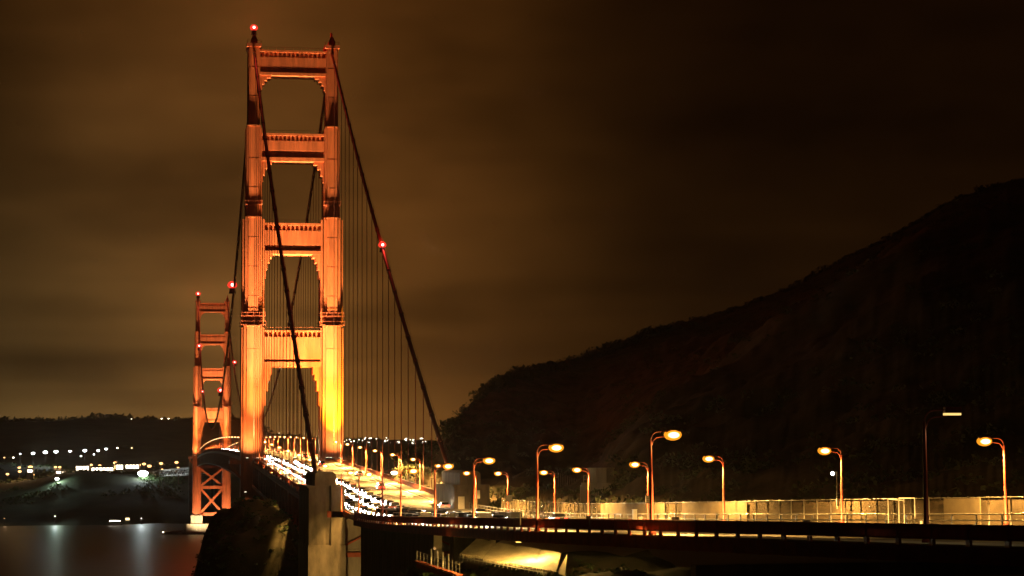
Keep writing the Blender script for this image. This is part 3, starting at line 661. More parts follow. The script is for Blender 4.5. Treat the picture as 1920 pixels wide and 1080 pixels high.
# ------------------------------------------------------------------ cars (at rest, headlights on)
def make_car(name, paint, L_=4.6, W_=1.8, Hh=1.45, kind='car'):
    e = empty(name, (0, 0, 0)); l2 = L_/2; w2 = W_/2
    def body(prof, wa, wb):
        m = MB(); n = len(prof); v = []
        zt = max(p[1] for p in prof)
        for s_ in (-1, 1):
            for yy, z in prof: v.append((s_*(wa + (wb-wa)*max(0, (z-0.3)/(zt-0.3))), yy, z))
        fs = [tuple(range(n)), tuple(range(2*n-1, n-1, -1))] + [(i, n+i, n+(i+1) % n, (i+1) % n) for i in range(n)]
        m.add(v, fs); return m
    hb = 0.9 if kind == 'car' else 1.05
    body([(-l2, 0.35), (-l2-0.02, 0.62), (-l2+0.25, hb-0.12), (-l2+1.25, hb), (l2-0.6, hb+0.03), (l2-0.05, hb-0.05), (l2, 0.4), (l2-0.3, 0.25), (-l2+0.3, 0.25)], w2, w2*0.94).build('body', paint, e)
    if kind == 'car': pr = [(-l2+1.15, hb-0.02), (-l2+1.85, Hh), (l2-1.55, Hh), (l2-0.65, hb)]
    else: pr = [(-l2+0.95, hb-0.02), (-l2+1.6, Hh), (l2-0.25, Hh), (l2-0.08, hb)]
    body([(a, b-0.06) for a, b in pr], w2*0.9, w2*0.74).build('windows', GLASS, e)
    rp = [(pr[1][0]-0.03, Hh-0.08), (pr[1][0]+0.12, Hh), (pr[2][0]-0.12, Hh), (pr[2][0]+0.03, Hh-0.08)]
    m = MB(); m.prism(rp, 'x', -w2*0.76, w2*0.76); m.build('roof', paint, e)
    for sx in (-1, 1):
        for yy in (-l2+0.85, l2-0.85):
            m = MB(); m.tube([(sx*(w2-0.2), yy, 0.33), (sx*(w2+0.01), yy, 0.33)], 0.33, 14); m.build('wheel', TYRE, e)
        m = MB(); m.lathe((0,0,0), [(0.13,-0.03),(0.15,0)], 10); hl = m.build('headlight', HEAD, e); hl.location = (sx*(w2-0.28), -l2-0.06, 0.68); hl.rotation_euler = (R(90), 0, 0); hl.scale = (1.8, 1.25, 1)
        m = MB(); m.box(sx*(w2-0.3)-0.2, sx*(w2-0.3)+0.2, l2-0.04, l2+0.03, 0.68, 0.84); m.build('tail_light', TAIL, e)
        m = MB(); m.cbox((sx*(w2+0.08), -l2+1.5, hb+0.05), (0.16, 0.1, 0.13)); m.build('mirror', paint, e)
    m = MB(); m.box(-w2*0.5, w2*0.5, -l2-0.04, -l2+0.1, 0.42, 0.56); m.build('grille', DARKP, e)
    return e
HP = 38000
paints = [('silver', (0.5,0.5,0.5)), ('white', (0.75,0.75,0.72)), ('black', (0.02,0.02,0.022)), ('dark red', (0.25,0.02,0.02)), ('navy blue', (0.02,0.04,0.12)), ('beige', (0.45,0.38,0.27))]
protos = []
for nm, c in paints:
    pm = mat('car_paint_'+nm.replace(' ', '_'), c, 0.3, 0.3, var=0.03)
    protos.append((nm, 'saloon car', make_car('saloon_car', pm)))
    protos.append((nm, 'estate car', make_car('estate_car', pm, 4.8, 1.9, 1.75, 'suv')))
usedp = set(); cnt = 0
def put_car(x, y, toward, label, group):
    global cnt
    i = rnd.randrange(len(protos)); nm, kd, pr = protos[i]
    if i in usedp: o = ctree(pr)
    else: usedp.add(i); o = pr
    sl = math.atan((roadz(y+2)-roadz(y-2))/4)
    o.location = (x, y, roadz(y)+0.01); o.rotation_mode = 'XYZ'
    hd = math.atan2(-(lane(y+2, 0.5)-lane(y-2, 0.5)), 4)
    o.rotation_euler = (sl, 0, hd) if toward else (-sl, 0, math.pi+hd)
    tag(o, nm + ' ' + kd + ' ' + label, 'car', group)
    if toward and -500 < y < -25:
        spot(o, (0, -2.6, 0.75), (0, -13, -0.9), HP, (1, 0.9, 0.7), 32, 0.8, 0.25, 'headlamp_beam'); KIDS[o.name].pop()
    cnt += 1; return o
GN = 'cars queuing towards the camera in the northbound lanes'; GS = 'cars driving away in the southbound lanes'
for ln, k, nm in ((0, -0.82, 'outer'), (1, -0.5, 'middle'), (2, -0.17, 'inner')):
    y = (-470, -512, -505)[ln]; i = 0
    while y < (560, 560, -60)[ln]:
        y += 7.2 + rnd.random()*2.2 if y < -60 else 16 + rnd.random()*14
        if ln >= 1 and y < -60: y += 1.5
        if -350 < y < -330 and ln == 0: pass
        put_car(lane(y, k), y, True, 'with headlights on, %s from the front of the %s northbound lane' % (ordn(i), nm), GN); i += 1
y = -560; i = 0
for y in (-470, -418, -350, -262, -170, -75, 60, 190, 340, 520):
    put_car(lane(y, 0.5 if i % 2 else 0.82), y, False, 'with red tail lights driving towards the near tower, %s southbound' % ORDN[i], GS); i += 1
for pr in [p for i, p in enumerate(protos) if i not in usedp]:
    for ch in list(pr[2].children): bpy.data.objects.remove(ch)
    bpy.data.objects.remove(pr[2])
print('cars', cnt)
#PART2
# ------------------------------------------------------------------ water, near ground, headland
m = MB(); m.add([(-2600, -1100, 0), (5200, -1100, 0), (5200, 8200, 0), (-2600, 8200, 0)], [(0, 1, 2, 3)])
wm_ = bpy.data.materials.new('bay_water'); wm_.use_nodes = True; t = wm_.node_tree; b = t.nodes['Principled BSDF']
b.inputs['Base Color'].default_value = (0.012, 0.011, 0.009, 1); b.inputs['Roughness'].default_value = 0.38; b.inputs['IOR'].default_value = 1.33
tcn = t.nodes.new('ShaderNodeTexCoord'); mpn = t.nodes.new('ShaderNodeMapping'); mpn.inputs['Scale'].default_value = (0.02, 0.1, 1); t.links.new(tcn.outputs['Object'], mpn.inputs[0])
nn = t.nodes.new('ShaderNodeTexNoise'); nn.inputs['Scale'].default_value = 1.0; nn.inputs['Detail'].default_value = 6; t.links.new(mpn.outputs[0], nn.inputs['Vector'])
bp = t.nodes.new('ShaderNodeBump'); bp.inputs['Strength'].default_value = 0.55; bp.inputs['Distance'].default_value = 1.8; t.links.new(nn.outputs[0], bp.inputs['Height']); t.links.new(bp.outputs[0], b.inputs['Normal'])
struct(m.build('water', wm_))

def grid(nx, ny, f, name, mtl, smooth=True):
    v = [f(i, j) for j in range(ny) for i in range(nx)]
    fs = [(j*nx+i, j*nx+i+1, (j+1)*nx+i+1, (j+1)*nx+i) for j in range(ny-1) for i in range(nx-1)]
    m = MB(); m.add(v, fs, smooth); return m.build(name, mtl)

# ground under the bridge head and below the camera
def gz(x, y):
    s = y - CAM.y
    # height of the bench under the viaduct
    if s < 20: base = 74.3
    elif s < 110: base = 74.3 - 12*sm(20, 110, s)
    else: base = 62.3 - 20*sm(110, 330, s)
    bench = base
    if x > -16: bench = max(bench, min(roadz(y)-3.2, 61 + 2.2*sm(-12, 0, x) - 12*sm(260, 330, s)))
    z = bench
    # the rocky knoll near the foot of the tower
    kn = 60.5 * sm(-330, -262, y) * (1 - sm(-205, -90, y))
    side = sm(-55, -28 + 8*fbm(y*0.04, 3.1, 3), x) * (1 - 0.75*sm(-18, 2, x))
    z2 = kn * side + (7*fbm(x*0.07, y*0.05, 5, 9) + 6*abs(fbm(x*0.22, y*0.16, 4, 13))-1.5) * side
    if s > 330: z = (bench-8) * (1-sm(-350, -250, y)); z = max(z, 0)
    z = z * (sm(-66, -30, x) if s > 60 else 1)
    z = max(z, z2)
    if y > -120: z = max(z2, -3 + 30*(1-sm(-120, 20, y))*sm(-40, 0, x))
    return z + 2.2*fbm(x*0.12, y*0.12, 4, 2) * (0.3 + sm(60, 140, s)) - (3 if z < 1 else 0)
nx, ny = 70, 220
struct(grid(nx, ny, lambda i, j: (-130 + 145*i/(nx-1), -800 + 880*j/(ny-1), gz(-130 + 145*i/(nx-1), -800 + 880*j/(ny-1))), 'ground', CLIFF))

# the headland: silhouette heights seen from the vista point, with true distances
SIL = [(760,868),(800,852),(818,846),(828,838),(836,812),(850,793),(870,772),(885,755),(905,738),(930,716),(960,699),(1000,686),(1060,675),(1100,661),(1130,651),(1200,626),(1260,608),(1330,595),(1380,578),(1420,566),(1500,531),(1570,495),(1630,464),(1670,450),(1720,425),(1750,402),(1780,382),(1830,360),(1870,349),(1920,338),(2100,290),(2400,250),(2900,300)]
SPR = [(760,872),(900,905),(1000,905),(1080,893),(1120,865),(1150,822),(1180,790),(1220,757),(1260,732),(1320,700),(1380,668),(1430,640),(1500,600),(1600,540),(1700,480),(1900,400),(2400,330),(2900,340)]
SRD = [(760,560),(830,600),(900,660),(1100,760),(1400,850),(1920,950),(2900,1000)]
SPD = [(760,505),(1000,470),(1150,430),(1400,440),(1900,420),(2900,400)]
_s0 = {}
def hill_pt(u, t):
    r_ = ray(u, 850); k = r_.x
    if u not in _s0:                          # distance at which this sight line leaves the road
        s0 = 60
        while s0 < 620 and CAM.x + k*s0 < xw(CAM.y+s0) + 0.2: s0 += 1.5
        _s0[u] = min(s0, 470 if u < 830 else 620)
    s0 = _s0[u]
    s1 = s0 + 12; s2 = max(lerp(SPD, u), s0+60); s3 = max(lerp(SRD, u), s2+90)
    vs_, vr_ = lerp(SPR, u), lerp(SIL, u)
    if t < 0.12:
        s_ = s0 + (s1-s0)*t/0.12; z = roadz(CAM.y+s_) - 0.1 - (8*sm(850, 790, u))
    elif t < 0.55:
        q = (t-0.12)/0.43; s_ = s1 + (s2-s1)*q
        z1 = roadz(CAM.y+s1) - 0.1 - (8*sm(850, 790, u)); z2 = at(u, vs_, s2).z; z = z1 + (z2-z1)*(0.15*q + 0.85*q**1.9)
    elif t < 0.68:
        q = (t-0.55)/0.13; s_ = s2 + (s3-s2)*0.25*q; v_ = vs_ + 9*q*(1 if u > 1120 else 0.3) ; z = at(u, v_, s_).z
    elif t < 0.93:
        q = (t-0.68)/0.25; s_ = s2 + (s3-s2)*(0.25+0.75*q); v_ = (vs_ + 9) + (vr_-vs_-9)*(q**0.85) if vr_ < vs_+9 else vr_; z = at(u, v_, s_).z
    else:
        q = (t-0.93)/0.07; s_ = s3 + 260*q; z = at(u, vr_, s3).z - 60*q*q - 5*q
    p = CAM + r_*s_; x, y = p.x, p.y
    rough = sm(0.14, 0.3, t)
    n = 7.0*fbm(x*0.03, y*0.03, 6, 5)*rough*(0.25 if t > 0.85 else 1) + 2.0*fbm(x*0.2, y*0.2, 3, 6)*rough*(0.5 if t > 0.85 else 1)
    return (x, y, max(z + n, -5))
nx, ny = 420, 110
hv = {}
def hp(i, j):
    u = 762 + 2100*(i/(nx-1))**1.25; p = hill_pt(u, j/(ny-1)); hv[(i, j)] = p; return p
hill = struct(grid(nx, ny, hp, 'hill', ROCK))
# scrub over the headland: small leafy clumps, denser along the crest
def clump(m, x, y, z, r, n, flat=0.7, lf=0.34):
    for _ in range(n):
        a = rnd.random()*6.283; b_ = rnd.random(); q = r*math.sqrt(rnd.random())
        c = Vector((x+q*math.cos(a), y+q*math.sin(a), z + r*flat*b_*1.3*(1-0.5*q/r)))
        d1 = Vector((rnd.uniform(-1,1), rnd.uniform(-1,1), rnd.uniform(-1,1)))*r*lf; d2 = Vector((rnd.uniform(-1,1), rnd.uniform(-1,1), rnd.uniform(-1,1)))*r*lf
        m.add([c-d1, c+d2, c+d1, c-d2], [(0, 1, 2, 3)])
m = MB()
for _ in range(2600):
    i = rnd.randrange(0, 330); j = rnd.randrange(18, 102); x, y, z = hv[(i, j)]
    if 34 < j < 60 and vnoise(x*0.05, y*0.05, 3) < 0.5: continue
    clump(m, x+rnd.uniform(-3,3), y, z-0.4, rnd.uniform(0.9, 2.4), 34, 0.7, 0.15)
for _ in range(1500):
    i = rnd.randrange(0, 340); j = rnd.choice((99, 100, 101, 102, 103)); x, y, z = hv[(i, j)]
    g = vnoise(x*0.06, y*0.03, 8)
    clump(m, x+rnd.uniform(-2,2), y, z-0.6, rnd.uniform(0.8, 1.6) + 2.2*max(0, g-0.5)*(2 if i < 130 else 1), 14, 0.9)
tag(m.build('scrub', SCRUB), 'low dark scrub and bushes covering the headland slope and crest', 'scrub', kind='stuff')
m = MB()
for _ in range(2600):
    x = rnd.uniform(-40, 8); y = rnd.uniform(-300, -180); z = gz(x, y)
    if z > 12: clump(m, x, y, z-0.3, rnd.uniform(0.3, 0.9), 16, 0.5)
for _ in range(500):
    y = rnd.uniform(-600, -470); x = rnd.uniform(-15, 3)
    clump(m, x, y, gz(x, y)-0.3, rnd.uniform(0.3, 0.9), 12)
tag(m.build('undergrowth', GREEN), 'dark undergrowth on the rocky knoll and below the viaduct', 'undergrowth', kind='stuff')

# ------------------------------------------------------------------ far shore
FR = [(-900,775),(-300,780),(-60,788),(0,790),(60,787),(120,785),(170,783),(240,784),(300,783),(350,785),(440,782),(470,790),(500,808),(540,818),(600,822),(700,824),(800,827),(900,826),(1400,820)]
FD = [(-900,4300),(440,4500),(520,5800),(1400,6500)]
FB = [(-900,905),(-100,925),(0,928),(60,922),(110,905),(150,896),(250,893),(290,900),(340,905),(400,900),(1400,880)]
def far_pt(u, t):
    r_ = ray(u, 850)
    vb, vr_, sr = lerp(FB, u), lerp(FR, u), lerp(FD, u)
    s0 = 2318 + 60*fbm(u*0.01, 1.5, 3, 4) + (u > 250)*0
    if t < 0.3:
        q = t/0.3; s_ = s0 + (2560-s0)*q; z = -2 + (at(u, vb, 2560).z+2)*(q**0.8)
    elif t < 0.5:
        q = (t-0.3)/0.2; s_ = 2560 + 640*q; z = at(u, vb, 2560).z + (2+ (at(u, min(vb, 884)-10*q, s_).z - at(u, vb, 2560).z))*q if q > 0 else at(u, vb, 2560).z
    elif t < 0.95:
        q = (t-0.5)/0.45; s_ = 3200 + (sr-3200)*q; v0 = min(vb, 884)-10; v_ = v0 + (vr_-v0)*(q**0.7); z = at(u, v_, s_).z
    else:
        q = (t-0.95)/0.05; s_ = sr + 900*q; z = at(u, vr_, sr).z - 130*q
    p = CAM + r_*s_
    n = fbm(p.x*0.006, p.y*0.006, 5, 7)*22*sm(0.02, 0.3, t)*(1-0.8*sm(0.8, 0.95, t)) + (fbm(p.x*0.02, p.y*0.004, 4, 11)*14 if t > 0.9 else 0)
    return (p.x, p.y, z+n*0.5)
fv = {}
nx, ny = 300, 70
def fp(i, j):
    p = far_pt(-900 + 2300*i/(nx-1), j/(ny-1)); fv[(i, j)] = p; return p
struct(grid(nx, ny, fp, 'far_hills', FARL))
def far_z(u, t): return far_pt(u, t)
m = MB()
for _ in range(2200):                         # wood on the far crest
    i = rnd.randrange(0, 210); j = rnd.choice((64, 65, 66, 66, 67)); x, y, z = fv[(i, j)]
    clump(m, x+rnd.uniform(-10,10), y+rnd.uniform(-10, 10), z-3, rnd.uniform(5, 10)*(0.7+0.8*vnoise(x*0.01, y*0.01, 2)), 9, 0.9)
tag(m.build('woodland', SCRUB), 'dark continuous wood along the crest of the far shore hills', 'woodland', kind='stuff')

m = MB()
for _ in range(2600):                         # trees and bushes on the bluff
    u = rnd.uniform(-60, 345); t_ = rnd.choice((rnd.uniform(0.16, 0.36), rnd.uniform(0.28, 0.33), rnd.uniform(0.3, 0.5))); x, y, z = far_pt(u, t_)
    if vnoise(x*0.02, y*0.02, 21) < 0.42: continue
    clump(m, x, y, z-1.0, rnd.uniform(2.0, 5.0), 14, 0.9)
tag(m.build('bluff_trees', GREEN), 'trees and bushes scattered over the far bluff, lit green near the lamps', 'woodland', kind='stuff')

def mast(u, v, s, lens, rl, power, colr, label, group, name='mast_light', gh=None):
    p = at(u, v, s); gh = gh if gh is not None else 9
    e = empty(name, (p.x, p.y, p.z-gh), label=label, cat='mast light' if 'mast' in name else name.replace('_', ' '), group=group)
    m = MB(); m.tube([(0,0,-6),(0,0,gh-rl*0.6)], 0.22, 6); m.build('pole', DARKP, e)
    m = MB(); m.lathe((0,0,gh), [(rl*0.5,-rl*0.6),(rl,-rl*0.15),(rl,rl*0.3),(rl*0.4,rl*0.6)], 8); m.build('lens', lens, e)
    if power: point(e, (0, -rl-0.6, gh), power, colr, rl*0.5).data.specular_factor = 0.015
    return e
GWH = 'white sports ground floodlights on the far shore'
for i, (u, v, r_) in enumerate(((38,851,0.8),(62,850,1.9),(85,848,2.3),(105,847,2.1),(131,846,1.4),(159,845,2.0),(152,855,1.0),(184,845,1.5),(176,852,.8),(199,842,1.5))):
    mast(u, v, 3150, WHITEL, r_*1.4, 3000*r_*r_, (0.9, 1, 0.98), '%s white floodlight from the left in the row high on the far shore%s' % (ordn(i).capitalize(), ', the biggest' if i == 2 else ''), GWH)
GO = 'orange street lights on the far shore'
for i, (u, v, r_) in enumerate(((14,889,1.3),(36,877,1.2),(37,884,1.4),(57,876,1.9),(62,890,1.1),(104,876,1.2),(112,876,1.2),(118,891,.9),(145,876,1.3),(145,884,1.6),(156,874,1.4),(160,884,1.4),(170,872,1.6),(172,883,1.4),(187,873,1.3),(196,884,1.2),(207,884,1.2),(216,868,1.6),(217,876,2.2),(230,883,1.3),(247,873,1.5),(260,872,1.6),(270,870,1.5),(280,874,1.7),(302,869,1.5),(304,880,.8),(331,867,1.5),(334,877,.9))):
    mast(u, v, 2760, ORL, r_*1.6, 4000*r_*r_, (1, 0.55, 0.2), '%s orange lamp from the left in the waterfront row across the strait' % ordn(i).capitalize(), GO, 'street_light')
# floodlight throwing white light over the bluff
mast(268, 888, 2550, WHITEL, 6.0, 4.5e4, (0.85, 1, 0.95), 'dazzling white floodlight with a glare-sized lens on the far bluff beside the steel viaduct', None, 'flood_mast', gh=7)  # lens oversized, its white disc standing in for the lamp's glare
mast(107, 898, 2545, WHITEL, 2.4, 3.5e4, (0.7, 1, 0.75), 'white floodlight among trees on the far slope, lighting it green', None, 'flood_mast', gh=6)
# low buildings with lit fronts by the far toll plaza
for i, (u0, u1, v, h_, lab) in enumerate(((141,168,882,8,'long low far building with blazing warm front, left of the toll plaza'),(170,214,884,6,'longest low lit building across the strait, centre of the orange lights'),(216,232,880,9,'tall lit building block under the tall orange light'),(234,262,879,7,'low lit building left of the dazzling white floodlight'),(50,62,887,5,'small lit shed near the far left of the far shore'),(104,122,890,5,'orange lit shed above the green slope'))):
    a = at(u0, v, 2740); b_ = at(u1, v, 2740); e = empty('building', ((a.x+b_.x)/2, a.y, a.z-h_/2+2.5), label=lab, cat='building', group='low lit buildings on the far shore')
    w_ = (b_.x-a.x)/2; m = MB(); m.box(-w_, w_, 0, 14, -8, h_); m.build('wall', CONC, e)
    m = MB(); m.prism([(-1, h_), (15, h_), (15, h_+0.6), (7, h_+2.0), (-1, h_+0.6)], 'x', -w_-0.6, w_+0.6); m.build('roof', DARKP, e)
    n = max(3, int(w_/2.2))
    for k in range(n):
        xx = -w_+1 + (2*w_-2)*(k+0.5)/n; ww = (2*w_-2)/n*0.36
        m = MB(); m.box(xx-ww, xx+ww, -0.25, -0.05, h_*0.25, h_*0.82); m.build('window', WARMW, e)
# lit windows of the houses on the far slope
e = empty('building', tuple(at(239, 851, 3500)), label='dark far building with scattered yellow lit windows right of the white floodlights', cat='building')
m = MB(); m.box(-16, 14, 1, 16, -10, 14); m.build('wall', FAROR, e)
for u, v in ((231,845),(231,848),(239,843),(239,846),(236,848),(245,846),(247,840),(244,851)):
    p = at(u, v, 3500) - at(239, 851, 3500); m = MB(); m.box(p.x-1.1, p.x+1.1, 0.6, 0.95, p.z-1.1, p.z+1.1); m.build('window', WIN, e)
GR = 'small lights on the far ridge'
for i, (u, v) in enumerate(((246,786),(303,785),(316,785),(220,840),(8,858),(25,858))):
    mast(u, v, 4400 if v < 800 else 3200, WARMW if i != 4 else ORL, 1.3, 0, None, ('tiny light on the far crest, leftmost of three', 'tiny light on the far crest, middle of three', 'tiny light on the far crest, rightmost of three', 'tiny pale light between the floodlights and the yellow windows', 'faint orange light at the far left edge', 'faint light left of the white floodlights')[i], GR)
# hillside city lights right of the near tower
GC = 'hillside house lights beyond the side span'
clusters = [(680,823,8,4),(690,831,5,4),(722,824,10,4),(730,832,9,6),(742,836,8,3),(757,823,9,3),(770,828,6,4),(776,834,6,4),(640,825,8,4),(655,826,5,3),(700,822,10,2),(795,829,4,2),(612,824,8,3),(748,830,4,3),(790,822,3,1),(668,829,6,3)]
hn = 0; hl_base = None
for cx_, cy_, sx_, sy_ in clusters:
    for _ in range(5):
        u = cx_ + rnd.uniform(-sx_, sx_); v = cy_ + rnd.uniform(-sy_, sy_)*0.9
        p = at(u, v, 5500); sc_ = rnd.uniform(0.2, 0.7)
        if hl_base is None:
            hl_base = empty('house', (0, 0, 0), cat='house', group=GC, label='tiny distant house with one glowing window front on the dark city hillside')
            m = MB(); m.box(-4, 4, 0, 8, -9, 2); m.prism([(-4.4, 2), (4.4, 2), (0, 5)], 'y', -0.4, 8.4); m.build('wall', FAROR, hl_base)
            m = MB(); m.box(-2.2, 2.2, -0.5, -0.1, -1.1, 1.1); m.build('window', WARMW, hl_base); o = hl_base
        else: o = ctree(hl_base)
        o.location = p; o.scale = (sc_, sc_, sc_); hn += 1

# far approach viaduct beyond the south tower: deck truss curving to the left
pth = [(0,1640,roadz(1640)-1),(-8,1700,62.5),(-22,1760,60.5),(-40,1820,58.5),(-62,1880,56.5),(-90,1950,54.5),(-125,2030,53)]
fav = empty('far_viaduct', (0, 1640, 0), label='white lit steel truss viaduct curving left from the far end of the bridge', cat='viaduct')
m = MB(); m2 = MB(); m3 = MB()
for (a, b_) in zip(pth, pth[1:]):
    a, b_ = Vector(a), Vector(b_); o_ = Vector((0, -1640, 0)); n_ = Vector((b_-a)).normalized().cross(Vector((0,0,1)))*9
    m.add([a+o_-n_, b_+o_-n_, b_+o_+n_, a+o_+n_, a+o_-n_-Vector((0,0,1.4)), b_+o_-n_-Vector((0,0,1.4)), b_+o_+n_-Vector((0,0,1.4)), a+o_+n_-Vector((0,0,1.4))], [(0,1,2,3),(7,6,5,4),(0,4,5,1),(2,6,7,3)])
    for sd in (-1, 1):
        for k in range(6):
            p0 = a.lerp(b_, k/6)+o_+n_*sd*0.95; p1 = a.lerp(b_, (k+1)/6)+o_+n_*sd*0.95; dz = Vector((0,0,8.0)); up_ = Vector((0,0,1.4))
            m2.bar(p0-up_, p1-up_, 0.6); m2.bar(p0-dz, p1-dz, 0.7)
            if k % 2: m2.bar(p0-up_, p1-dz, 0.5)
            else: m2.bar(p0-dz, p1-up_, 0.5)
            m2.bar(p0-up_, p0-dz, 0.4)
        m3.bar(a+o_+n_*sd*0.8-Vector((0,0,8)), a+o_+n_*sd*0.8-Vector((0,0,60)), 1.2)
m.build('deck', CONC, fav); m2.build('truss', WHITEP, fav); m3.build('trestle', CONC_D, fav)
# small pier shed light on the far shore
p = at(216, 972, 2300); e = empty('pier_shed', (p.x, p.y, 0.5), label='small white lit landing stage on the dark far shoreline', cat='landing stage')
m = MB(); m.box(-8, 8, -3, 3, -0.6, 1.0); m.build('platform', CONC_D, e); m = MB(); m.prism([(-6, 6.0), (6, 4.0), (6, 4.6), (-6, 6.6)], 'y', -3, 3); m.build('canopy', WHITEP, e)
m = MB(); m.box(-6, 5.5, -3.3, -3.05, 4.0, 4.6); m.build('light_strip', WARMW, e)
for xx in (-5.5, 5.5):
    m = MB(); m.box(xx-0.15, xx+0.15, -2.6, -2.3, 1, 4.6); m.build('post', DARKP, e)
p = at(239, 968, 2330); e = empty('hut', (p.x, p.y, 1), label='tiny yellow lit hut beside the landing stage on the far shore', cat='hut')
m = MB(); m.box(-3, 3, 0, 5, -1, 7); m.build('wall', CONC_D, e); m = MB(); m.box(-2, 2.2, -0.2, -0.05, 3.6, 6.0); m.build('window', WIN, e)
# quayside lamps whose light falls on the water
mast(103, 968, 2312, WARMW, 0.5, 6e3, (0.85, 0.95, 1), 'low white quay lamp on the far shoreline at the left', None, 'quay_lamp', gh=4)
mast(265, 972, 2300, WARMW, 0.4, 4e3, (0.85, 0.95, 1), 'faint quay lamp on the far shoreline below the dazzling floodlight', None, 'quay_lamp', gh=4)
mast(8, 972, 2312, ORL, 0.4, 1e3, (1, 0.6, 0.3), 'faint orange quay lamp at the far left edge of the shoreline', None, 'quay_lamp', gh=4)

# ------------------------------------------------------------------ octagonal concrete tower by the far fence
def octp(hx, hy, c=0.3): return [(-hx, -hy*(1-2*c)), (-hx*(1-2*c), -hy), (hx*(1-2*c), -hy), (hx, -hy*(1-2*c)), (hx, hy*(1-2*c)), (hx*(1-2*c), hy), (-hx*(1-2*c), hy), (-hx, hy*(1-2*c))]
s = 345; p = at(1127, 905, s); y = CAM.y+s; zb = roadz(y)-1
e = empty('octagonal_tower', (p.x, y, zb), rz=-0.18, label='squat octagonal concrete tower with a narrower upper stage behind the far fence', cat='concrete tower')
zl = p.z-zb; zu = at(1127, 879, s).z-zb
m = MB(); m.prism(octp(3.55, 3.4, 0.27), 'z', 0, zl-0.4); m.prism(octp(3.35, 3.2, 0.27), 'z', zl-0.4, zl); m.build('lower_stage', CONC, e)
m = MB(); m.prism(octp(2.15, 2.1), 'z', zl, zu); m.prism(octp(2.3, 2.25), 'z', zu, zu+0.18); m.build('upper_stage', CONC, e)
m = MB(); m.bar((-3.0, -0.6, zl), (-3.0, -0.6, zl+1.3), 0.07); m.bar((-2.5, -0.6, zl), (-2.5, -0.6, zl+1.3), 0.07); m.bar((-3.0, -0.6, zl+1.2), (-2.5, -0.6, zl+1.2), 0.07); m.bar((-3.0, -0.6, zl+0.6), (-2.5, -0.6, zl+0.6), 0.07); m.build('ladder_rail', STEELG, e)

# signs on the far lamp posts
def sign(u, v, w_, h_, s, label, lines=0, name='sign'):
    p = at(u, v, s); zb = roadz(CAM.y+s)+0.1
    e = empty(name, (p.x, CAM.y+s, zb), label=label, cat='sign')
    m = MB(); m.box(-w_/2, w_/2, -0.03, 0.03, p.z-zb-h_/2, p.z-zb+h_/2); pl = m.build('plate', WHITEP, e)
    m = MB(); m.bar((0, 0.07, 0), (0, 0.07, p.z-zb), 0.06); m.build('post', STEELG, e)
    for k in range(lines):
        m = MB(); zz = p.z-zb+h_/2-h_*(k+0.8)/(lines+0.6); m.box(-w_*0.32, w_*(0.34-0.1*(k % 2)), -0.045, -0.032, zz-h_*0.03, zz+h_*0.03); m.build('line_of_text', DARKP, pl)
sign(895.5, 927, 0.9, 1.6, 392, 'tall white blank plate on the lamp post right of the pale pillar')
sign(955, 934.5, 1.0, 1.15, 358, 'square white blank plate on the lamp post before the dark hillside')
sign(1215.5, 936.5, 0.7, 0.95, 251, 'white notice plate with small text on the post right of the octagonal tower', 4)
sign(1345, 965, 0.36, 0.36, 224, 'small white square sign on the far fence', 2)
sign(842, 920, 0.5, 0.5, 412, 'small white square sign left of the pale pillar')
sign(1727, 978, 0.22, 0.4, 178, 'small pale plate on the far fence beside the tallest dark lamp')
# small globe light on its bracket
s = 195; p = at(1566, 885, s); q = at(1558.5, 888, s); e = empty('globe_lamp', (p.x, CAM.y+s-0.4, p.z), label='small white globe light on a thin pole bracketed to the lamp post', cat='lamp')
m = MB(); m.tube([(0, 0, -3.6), (0, 0, 0)], 0.05, 6); m.bar((0, 0, -2.1), (0.5, 0.3, -2.1), 0.07); m.bar((-0.4, 0, 0), (0.1, 0, 0), 0.1); m.build('pole', STEELG, e)
m = MB(); m.lathe((q.x-p.x, 0, q.z-p.z), [(0.08, -0.18), (0.18, -0.05), (0.18, 0.08), (0.08, 0.18)], 10); m.build('globe', WARMW, e)
m = MB(); m.box(-0.06, 0.2, -0.1, 0.1, -3.3, -2.6); m.build('control_box', WHITEP, e)
# little lamp in the dark beyond the fence
s = 330; p = at(1283, 907, s); zb = roadz(CAM.y+s); e = empty('post_lamp', (p.x, CAM.y+s, zb), label='tiny pale lamp on a short post in the dark behind the fence', cat='lamp')
m = MB(); m.tube([(0,0,0),(0,0,p.z-zb-0.15)], 0.05, 6); m.build('post', STEELG, e); m = MB(); m.lathe((0,0,p.z-zb), [(0.1,-0.1),(0.16,0),(0.08,0.12)], 8); m.build('lens', WIN, e)
# roadside cabinets and barrels
def cabinet(u, v0, v1, w_, s, label, name='cabinet', round_=False):
    p = at(u, v1, s); y = CAM.y+s; z = roadz(y)+0.16; h_ = at(u, v0, s).z-z
    e = empty(name, (p.x, y, z), label=label, cat=name.replace('_', ' '))
    m = MB()
    if round_: m.lathe((0,0,0), [(w_*0.55,0),(w_*0.5,0.3),(w_*0.5,h_*0.8),(w_*0.4,h_)], 12)
    else: m.box(-w_/2, w_/2, -0.25, 0.25, 0.05, h_-0.06)
    m.build('body', WHITEP, e)
    if not round_:
        m = MB(); m.box(-w_/2-0.04, w_/2+0.04, -0.3, 0.3, h_-0.06, h_); m.build('lid', WHITEP, e); m = MB(); m.box(-w_/2+0.05, w_/2-0.05, -0.275, -0.255, 0.15, h_-0.2); m.build('door', WHITEP, e)
cabinet(1190, 955, 980, 0.5, 245, 'tall white cabinet before the fence, just left of the brightest lamp post')
cabinet(1201, 969, 980, 0.5, 243, 'low white box at the foot of the tall white cabinet', 'utility_box')
cabinet(1315, 972, 984, 0.7, 215, 'round white barrel by the far kerb left of the small square sign', 'barrel', True)
